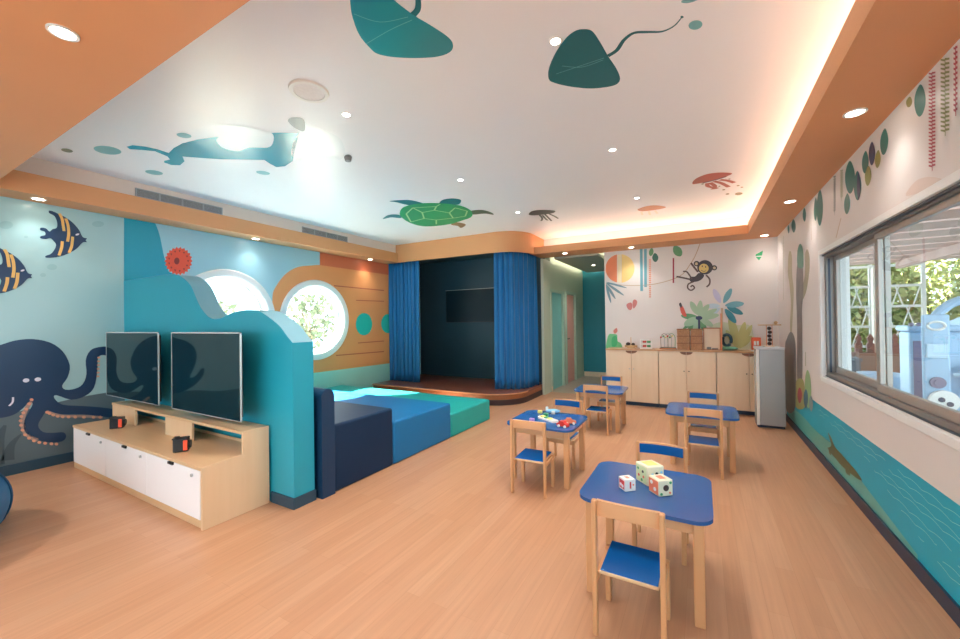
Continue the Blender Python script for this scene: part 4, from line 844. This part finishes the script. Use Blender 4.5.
strokes('wing_lines', 'C', [([(556, 74), (580, 66), (604, 58)], .004), ([(562, 66), (582, 67), (603, 60)], .004)], DOTC, ray2, 2)
bm = B()
for px, py, rx, ry in ((695.5, 25, 7, 4.6), (690, 0, 9, 2.6), (107.5, 150.2, 14, 4), (184, 135.5, 7.5, 2.4), (154, 172.5, 9, 2.2), (263, 172.8, 7, 1.8)): _poly(bm, [[PL['C'](p.x, p.y, 1) for p in ell(px, py, rx, ry, 8 if px < 300 else -12)]])
new('bubble_mural', bm, DOTC, ceil)
paint('bubble_mural', 'C', [ell(67, 150.5, 6, 1.8, 10)], mat('ceiling_olive_dot', '7c8270', .4), ceil); paint('bubble_mural', 'C', [ell(682, 17, 1.6, 1.2)], T2c, ceil)
wm = lambda l: [(120+x/4, 110+y/4) for x, y in l]
wh = paint('whale_mural', 'C', [wm([(195, 172), (215, 152), (250, 133), (310, 118), (380, 108), (450, 112), (520, 100), (600, 92), (650, 91), (715, 92), (695, 180), (690, 205), (660, 225), (625, 228), (600, 215), (578, 200), (500, 199), (400, 197), (300, 190), (250, 186), (258, 205), (240, 221), (205, 220), (175, 209), (178, 203), (200, 198), (190, 186), (140, 165), (90, 160), (40, 157), (26, 147), (50, 141), (100, 146), (150, 157)])], mat('whale_blue_paint', '22b0ca', .22, .3, 1.4, col2='4aa0ac'), ceil, 1, 'long blue whale shape with tail')
paint('belly_glare', 'C', [wm([(380, 60), (470, 62), (560, 78), (610, 95), (612, 130), (590, 150), (520, 150), (470, 165), (410, 150), (385, 120), (400, 100)])], mat('whale_glare_paint', 'e9eaec', .3, .02), wh, 2)  # window glare on the whale's belly, painted in near-white
paint('head_glare', 'C', [wm([(715, 92), (735, 50), (760, 60), (860, 100), (890, 130), (900, 170), (880, 200), (850, 185), (780, 175), (695, 190), (690, 140)])], mat('whale_glare_paint', '', .3), wh, 1)  # head shape in near-white, the washing glare put into its colour
paint('fin', 'C', [wm([(672, 40), (690, 30), (730, 34), (740, 60), (735, 85), (705, 75), (680, 55)])], mat('whale_grey_paint', '8f9290', .35), wh, 2); paint('nose', 'C', [ell(*wm([(912, 190)])[0], 4, 3)], mat('whale_nose_paint', '77787a', .4), wh, 2)
tm_ = lambda l: [(380+x/5.333, 190+y/5.333) for x, y in l]
tu = paint('turtle_mural', 'C', [tm_([(105, 125), (120, 95), (170, 78), (250, 70), (340, 72), (420, 82), (470, 100), (492, 122), (485, 145), (440, 162), (380, 180), (300, 192), (220, 192), (160, 175), (120, 150)])], mat('turtle_green_paint', '2fa36a', .4, .06, 3), ceil, 2, 'green sea turtle')
paint('flippers', 'C', [tm_([(50, 60), (90, 55), (150, 53), (200, 62), (232, 75), (180, 84), (130, 76), (90, 66)])], mat('turtle_teal_paint', '1f7a84', .4), tu, 1); paint('flippers', 'C', [tm_([(318, 72), (335, 52), (380, 45), (425, 50), (432, 62), (415, 78), (370, 76)])], mat('turtle_teal_paint', '', .4), tu, 1)
paint('flippers', 'C', [tm_([(15, 155), (40, 135), (80, 130), (112, 137), (110, 150), (60, 146)])], mat('turtle_teal_paint', '', .4), tu, 1); paint('flippers', 'C', [tm_([(485, 112), (540, 106), (590, 118), (605, 132), (560, 126), (490, 130)])], mat('turtle_olive_paint', '5f6e5c', .4), tu, 1)
paint('tail', 'C', [tm_([(380, 180), (410, 172), (455, 182), (450, 194), (430, 202), (415, 192), (385, 187)])], mat('turtle_tan_paint', 'a87a54', .4), tu, 1)
strokes('shell_lines', 'C', [(tm_(l), .022) for l in ([(140, 128), (175, 95)], [(175, 95), (225, 120)], [(225, 120), (235, 152)], [(235, 152), (165, 170)], [(165, 170), (140, 128)], [(175, 95), (300, 88)], [(225, 120), (290, 108)], [(300, 88), (290, 108)], [(290, 108), (370, 122)], [(370, 122), (400, 95)], [(400, 95), (465, 112)], [(465, 112), (455, 140)], [(455, 140), (390, 150)], [(390, 150), (370, 122)], [(235, 152), (300, 160)], [(300, 160), (390, 150)], [(300, 160), (300, 182)], [(300, 88), (320, 76)])], mat('turtle_line_paint', 'c3dfa4', .4), tu, 3)
def jelly(label, c1, c2, body, tent, sc_):
    j = paint('jellyfish_mural', 'C', [body], c1, ceil, 1, label); strokes('tentacles', 'C', [(l, sc_) for l in tent], c2, j, 1); return j
JB = mat('jelly_dark_paint', '4e5652', .4); JO = mat('jelly_orange_paint', 'cf7440', .4); JR = mat('jelly_red_paint', 'b95a4a', .4); JN = mat('jelly_plum_paint', '6a3c50', .4)
jelly('small dark jellyfish', JB, JB, tm_([(793, 130), (810, 113), (860, 106), (930, 110), (925, 122), (880, 130), (820, 135)]), [tm_(l) for l in ([(850, 132), (865, 150), (860, 165)], [(880, 130), (900, 150), (915, 165)], [(900, 126), (930, 140), (950, 152)], [(865, 134), (885, 155), (895, 162)])], .03)
jm = lambda l: [(640+x/8, 150+y/8) for x, y in l]
jelly('flat orange jellyfish', JO, mat('jelly_cream_paint', 'f4e6d8', .4), jm([(-20, 480), (0, 466), (60, 448), (130, 443), (205, 455), (180, 468), (100, 482), (20, 490)]), [jm(l) for l in ([(10, 495), (20, 520)], [(70, 488), (80, 520)], [(120, 484), (140, 510)])], .03)
jr = jelly('red jellyfish with short tentacles', JR, JR, jm([(420, 270), (425, 250), (460, 222), (540, 192), (640, 180), (735, 186), (700, 208), (620, 232), (520, 258), (440, 272)]), [jm(l) for l in ([(540, 265), (545, 290), (620, 308)], [(590, 250), (650, 265), (710, 296)], [(640, 238), (700, 245), (755, 262)], [(560, 262), (600, 290), (580, 315)])], .045)
strokes('rim', 'C', [(jm([(500, 264), (600, 240), (690, 212)]), .03)], JN, jr, 2)
bm = B()
for x, y, r in ((500, 272, 1.4), (635, 290, 1.2), (670, 318, 1.6), (785, 285, 1.6), (700, 352, 2), (790, 350, 4), (715, 232, 1.2), (815, 298, 1.4)): _poly(bm, [[PL['C'](p.x, p.y, 1) for p in ell(*jm([(x, y)])[0], r, r*.35, -6, 10)]])
new('bubbles', bm, mat('jelly_olive_dot', '8d8262', .4), jr)

# ------------------------------------------------------------ outside the window: terrace
PLANK = mat('pink_grey_plank', 'b8998e', .6, .12, 4); PAV = mat('terrace_paving', '8f867c', .7, .08, 3)
st(new('terrace_floor', box(B(), (XR+.2, -4, -.15), (8, 16, -.02)), PAV))
t = thing('pergola', 'wooden slatted pergola roof over the terrace outside the window', 'pergola', (3.0, 5.5, 2.5))
for k in range(15): new('slat', box(B(), (-1.78, -4.2+k*.66, 0), (2.3, -3.67+k*.66, .05), .004), PLANK, t)
for x in (-1.5, .4, 2.2): new('beam', box(B(), (x, -4.4, -.14), (x+.09, 5.4, 0), .004), PLANK, t)
new('post', box(B(), (-.10, 4.8, -2.5), (.02, 4.92, -.14), .004), mat('cream_post_paint', 'd8cbb8', .5), t)
new('post', box(B(), (2.15, 4.8, -2.5), (2.27, 4.92, -.14), .004), mat('cream_post_paint', '', .5), t)
BR = mat('brown_render', '86604e', .7, .08, 4); 
tag(new('low_terrace_wall', box(B(), (1.9, 9.9, -.02), (5.4, 10.05, .73), .01), BR), 'low brown wall at the end of the terrace outside', 'wall')
tag(new('terrace_planter', box(box(B(), (2.1, 9.45, -.02), (2.48, 9.8, .64), .01), (2.08, 9.43, .60), (2.50, 9.82, .66), .01), mat('dark_grey_planter', '5b5d63', .6)), 'dark grey box planter in front of the low brown wall outside', 'planter')
def picket(x, l):
    h = .36; pts = [(x-.05, .73), (x+.05, .73), (x+.05, .73+h*.45), (x+.025, .73+h*.55), (x+.045, .73+h*.75), (x, .73+h), (x-.045, .73+h*.75), (x-.025, .73+h*.55), (x-.05, .73+h*.45)]
    return tag(new('fence_picket', prism_y(B(), pts, 9.94, 10.0), mat('red_brown_picket', '865242', .6)), l, 'fence picket', 'shaped pickets on the low wall')
for k, l in enumerate(('leftmost', 'second from the left', 'third from the left', 'fourth from the left', 'fifth from the left', 'sixth from the left', 'seventh from the left', 'eighth from the left', 'ninth from the left')): picket(2.42+k*.165, 'red brown shaped wooden picket on the low terrace wall, '+l)
LAT = mat('white_lattice_paint', 'cfcbc2', .5)
t = thing('lattice_screen', 'white lattice screen with open squares beyond the terrace wall', 'screen', (2.9, 11.2, 0))
for k in range(5): new('rail', box(B(), (-.6, -.02, .75+k*.42), (1.0, .02, .80+k*.42), .004), LAT, t)
for k in range(3): new('upright', box(B(), (-.6+k*.78, -.03, 0), (-.54+k*.78, .03, 2.5), .004), LAT, t)
bm = B()
for k in range(10):
    for j in range(3): a = -.55+k*.155; z = .80+j*.42+.0; cyl(bm, (a, 0, z), (a+.10*(1 if (k+j) % 2 else -1), 0, z+.37), .012, n=6)
new('lattice_bars', bm, LAT, t)
# toy kitchen
KB = mat('light_blue_plastic', 'a6c6e0', .3, .03); KB2 = mat('mid_blue_plastic', '5585b8', .3, .03); KG = mat('mauve_grey_plastic', '8c8298', .4, .04)
t = thing('toy_kitchen', 'big light blue plastic play kitchen on the terrace outside the window', 'toy kitchen', (3.0, 7.3, -.02))
new('base', box(box(B(), (-.64, -.42, 0), (.60, .32, .12), .04), (-.55, -.36, .12), (.55, .30, .2), .02), KB2, t)
new('tower', box(B(), (-.62, -.05, .2), (-.10, .28, 1.22), .03), KB, t)
new('tower_recess', box(B(), (-.59, -.06, .30), (-.50, -.045, 1.10), .004), KG, t)
new('tower_top', box(B(), (-.65, -.10, 1.22), (-.08, .30, 1.30), .03), KB, t)
for k in range(3): new('knob', sph(B(), (-.62+k*.07, -.10, 1.315), .026, 12, 8), KG, t)
new('cupboard', box(B(), (-.10, -.30, .2), (.55, .25, .74), .02), KG, t); new('worktop', box(B(), (-.14, -.34, .74), (.58, .28, .82), .03), KB, t)
new('front_panel', box(B(), (-.60, -.34, .2), (-.36, -.29, 1.44), .02), KB, t)
pn = bpy.data.objects[-1] if False else None
new('oven_door', box(B(), (-.575, -.36, .90), (-.385, -.338, 1.08), .01), mat('pale_blue_panel', 'c5dff0', .25), t)
new('porthole_trim', tube(B(), [(-.48+.075*math.cos(a*PI/12), -.35, 1.30+.05*math.sin(a*PI/12)) for a in range(24)], .014, 8, True), WHT, t)
new('burner', cyl(cyl(B(), (-.48, -.34, .60), (-.48, -.365, .60), .07, n=24), (-.48, -.365, .60), (-.48, -.375, .60), .04, n=24), KG, t)
w2 = new('washer_disc', cyl(B(), (-.44, -.345, .38), (-.44, -.40, .38), .13, n=32), WHT, t)
new('disc_button', cyl(cyl(B(), (-.47, -.398, .40), (-.47, -.41, .40), .03, n=16), (-.40, -.398, .35), (-.40, -.41, .35), .03, n=16), mat('dark_slate_plastic', '4c4f60', .4), w2)
new('arched_back', tube(B(), [(.03+.42*math.cos(PI*k/14), .2, 1.0+.64*math.sin(PI*k/14)) for k in range(15)], .055, 10), KB, t)
new('back_panel', prism_y(B(), [(-.33, .8), (.39, .8), (.39, 1.0)]+[(.03+.36*math.cos(PI*k/10), 1.0+.42*math.sin(PI*k/10)) for k in range(1, 10)]+[(-.33, 1.0)], .19, .22), mat('pale_blue_panel', '', .3), t)
new('rail', tube(B(), [(-.35, -.36, .70), (-.25, -.40, .72), (.5, -.40, .70)], .022, 8), mat('pale_blue_panel', '', .3), t)
t = thing('round_paddling_tub', 'pale blue round plastic tub beside the play kitchen outside', 'tub', (2.44, 8.40, -.02))
bm = B(); n = 32; prof = [(.0, .30), (.20, .32), (.24, .50), (.28, .54), (.32, .50), (.29, .0), (0, 0)]; R = []
for k in range(n): R.append([bm.verts.new((r*math.cos(2*PI*k/n), r*math.sin(2*PI*k/n), z)) for r, z in prof[1:-1]])
for k in range(n):
    for j in range(len(R[0])-1): bm.faces.new((R[k][j], R[(k+1) % n][j], R[(k+1) % n][j+1], R[k][j+1]))
bm.faces.new([r[0] for r in R]); bm.faces.new([r[-1] for r in R][::-1]); new('bowl', bm, KB, t, None, True)
# vegetation
GRN = [mat('hedge_green_leaf', '76803e', .6, .4, 3, col2='aaa664'), mat('light_green_leaf', '96a05a', .6, .3, 3, col2='bcbc80'), mat('deep_green_leaf', '5c7a4a', .6, .3, 3, col2='88a468')]
def bush(name, label, cat, c, r, n, m, s, trunk=None, group=None):
    t = thing(name, label, cat, (c[0], c[1], 0), 0, group); bm = B(); rnd = random.Random(int(c[0]*97+c[1]*31))
    for _ in range(n):
        while True:
            v = Vector((rnd.uniform(-1, 1), rnd.uniform(-1, 1), rnd.uniform(-1, 1)))
            if .35 < v.length < 1: break
        p = Vector((v.x*r[0], v.y*r[1], c[2]+v.z*r[2])); a = Vector((rnd.gauss(0, 1), rnd.gauss(0, 1), rnd.gauss(0, .7))).normalized(); b_ = a.orthogonal().normalized(); b_.rotate(Matrix.Rotation(rnd.uniform(0, 6), 3, a))
        cc = a.cross(b_); q = s*rnd.uniform(.6, 1.3)
        bm.faces.new([bm.verts.new(p+x) for x in (b_*q, cc*q*.45, -b_*q, -cc*q*.45)])
    new('foliage', bm, m, t)
    bm = B(); cyl(bm, (0, 0, -.02), (0, 0, c[2]), trunk or .06, (trunk or .06)*.5, 10)
    for k in range(5): a = k*1.3; cyl(bm, (0, 0, c[2]*.6), (r[0]*.5*math.cos(a), r[1]*.5*math.sin(a), c[2]+r[2]*.4), .035, .012, 6)
    new('trunk', bm, mat('bark', '6e5a48', .8, .2, 12), t); return t
for i, (x, y, z, rx, rz_, l) in enumerate(((3.4, 13.4, 1.6, 1.3, 1.7, 'behind the white lattice'), (6.1, 12.6, 1.7, 1.3, 1.9, 'behind the low brown wall'), (8.8, 11.8, 1.8, 1.3, 2.1, 'to the right of the play kitchen'), (4.9, 16.2, 2.6, 1.9, 2.9, 'farther back, rising over the lattice'), (8.8, 15.4, 2.6, 1.9, 2.9, 'farther back, tallest over the play kitchen'), (12.2, 13.2, 2.6, 1.8, 2.9, 'at the far right end'))):
    bush('garden_shrub', 'leafy green shrub outside the long window, '+l, 'shrub', (x, y, z), (rx, 1.2, rz_), 6500, GRN[i % 3], .10, None, 'shrubs beyond the terrace')
# outside the portholes
st(new('garden_ground', box(B(), (-16, -6, -.15), (XL-.24, 18, -.05)), mat('pale_gravel', 'c8c0b2', .9, .1, 6)))
for i, (x, y, z, l) in enumerate(((-9.4, 4.6, 1.2, 'low one seen through the first porthole'), (-9.9, 7.4, 1.5, 'seen through the second porthole'), (-10.4, 10.0, 1.6, 'farther one seen through the second porthole'))):
    bush('garden_tree', 'pale leafy bush outside the porthole wall, '+l, 'bush', (x, y, z), (.9, .9, .8), 420, mat('sun_bleached_leaf', '53583f', .7), .12, .05, 'bushes beyond the porthole wall')
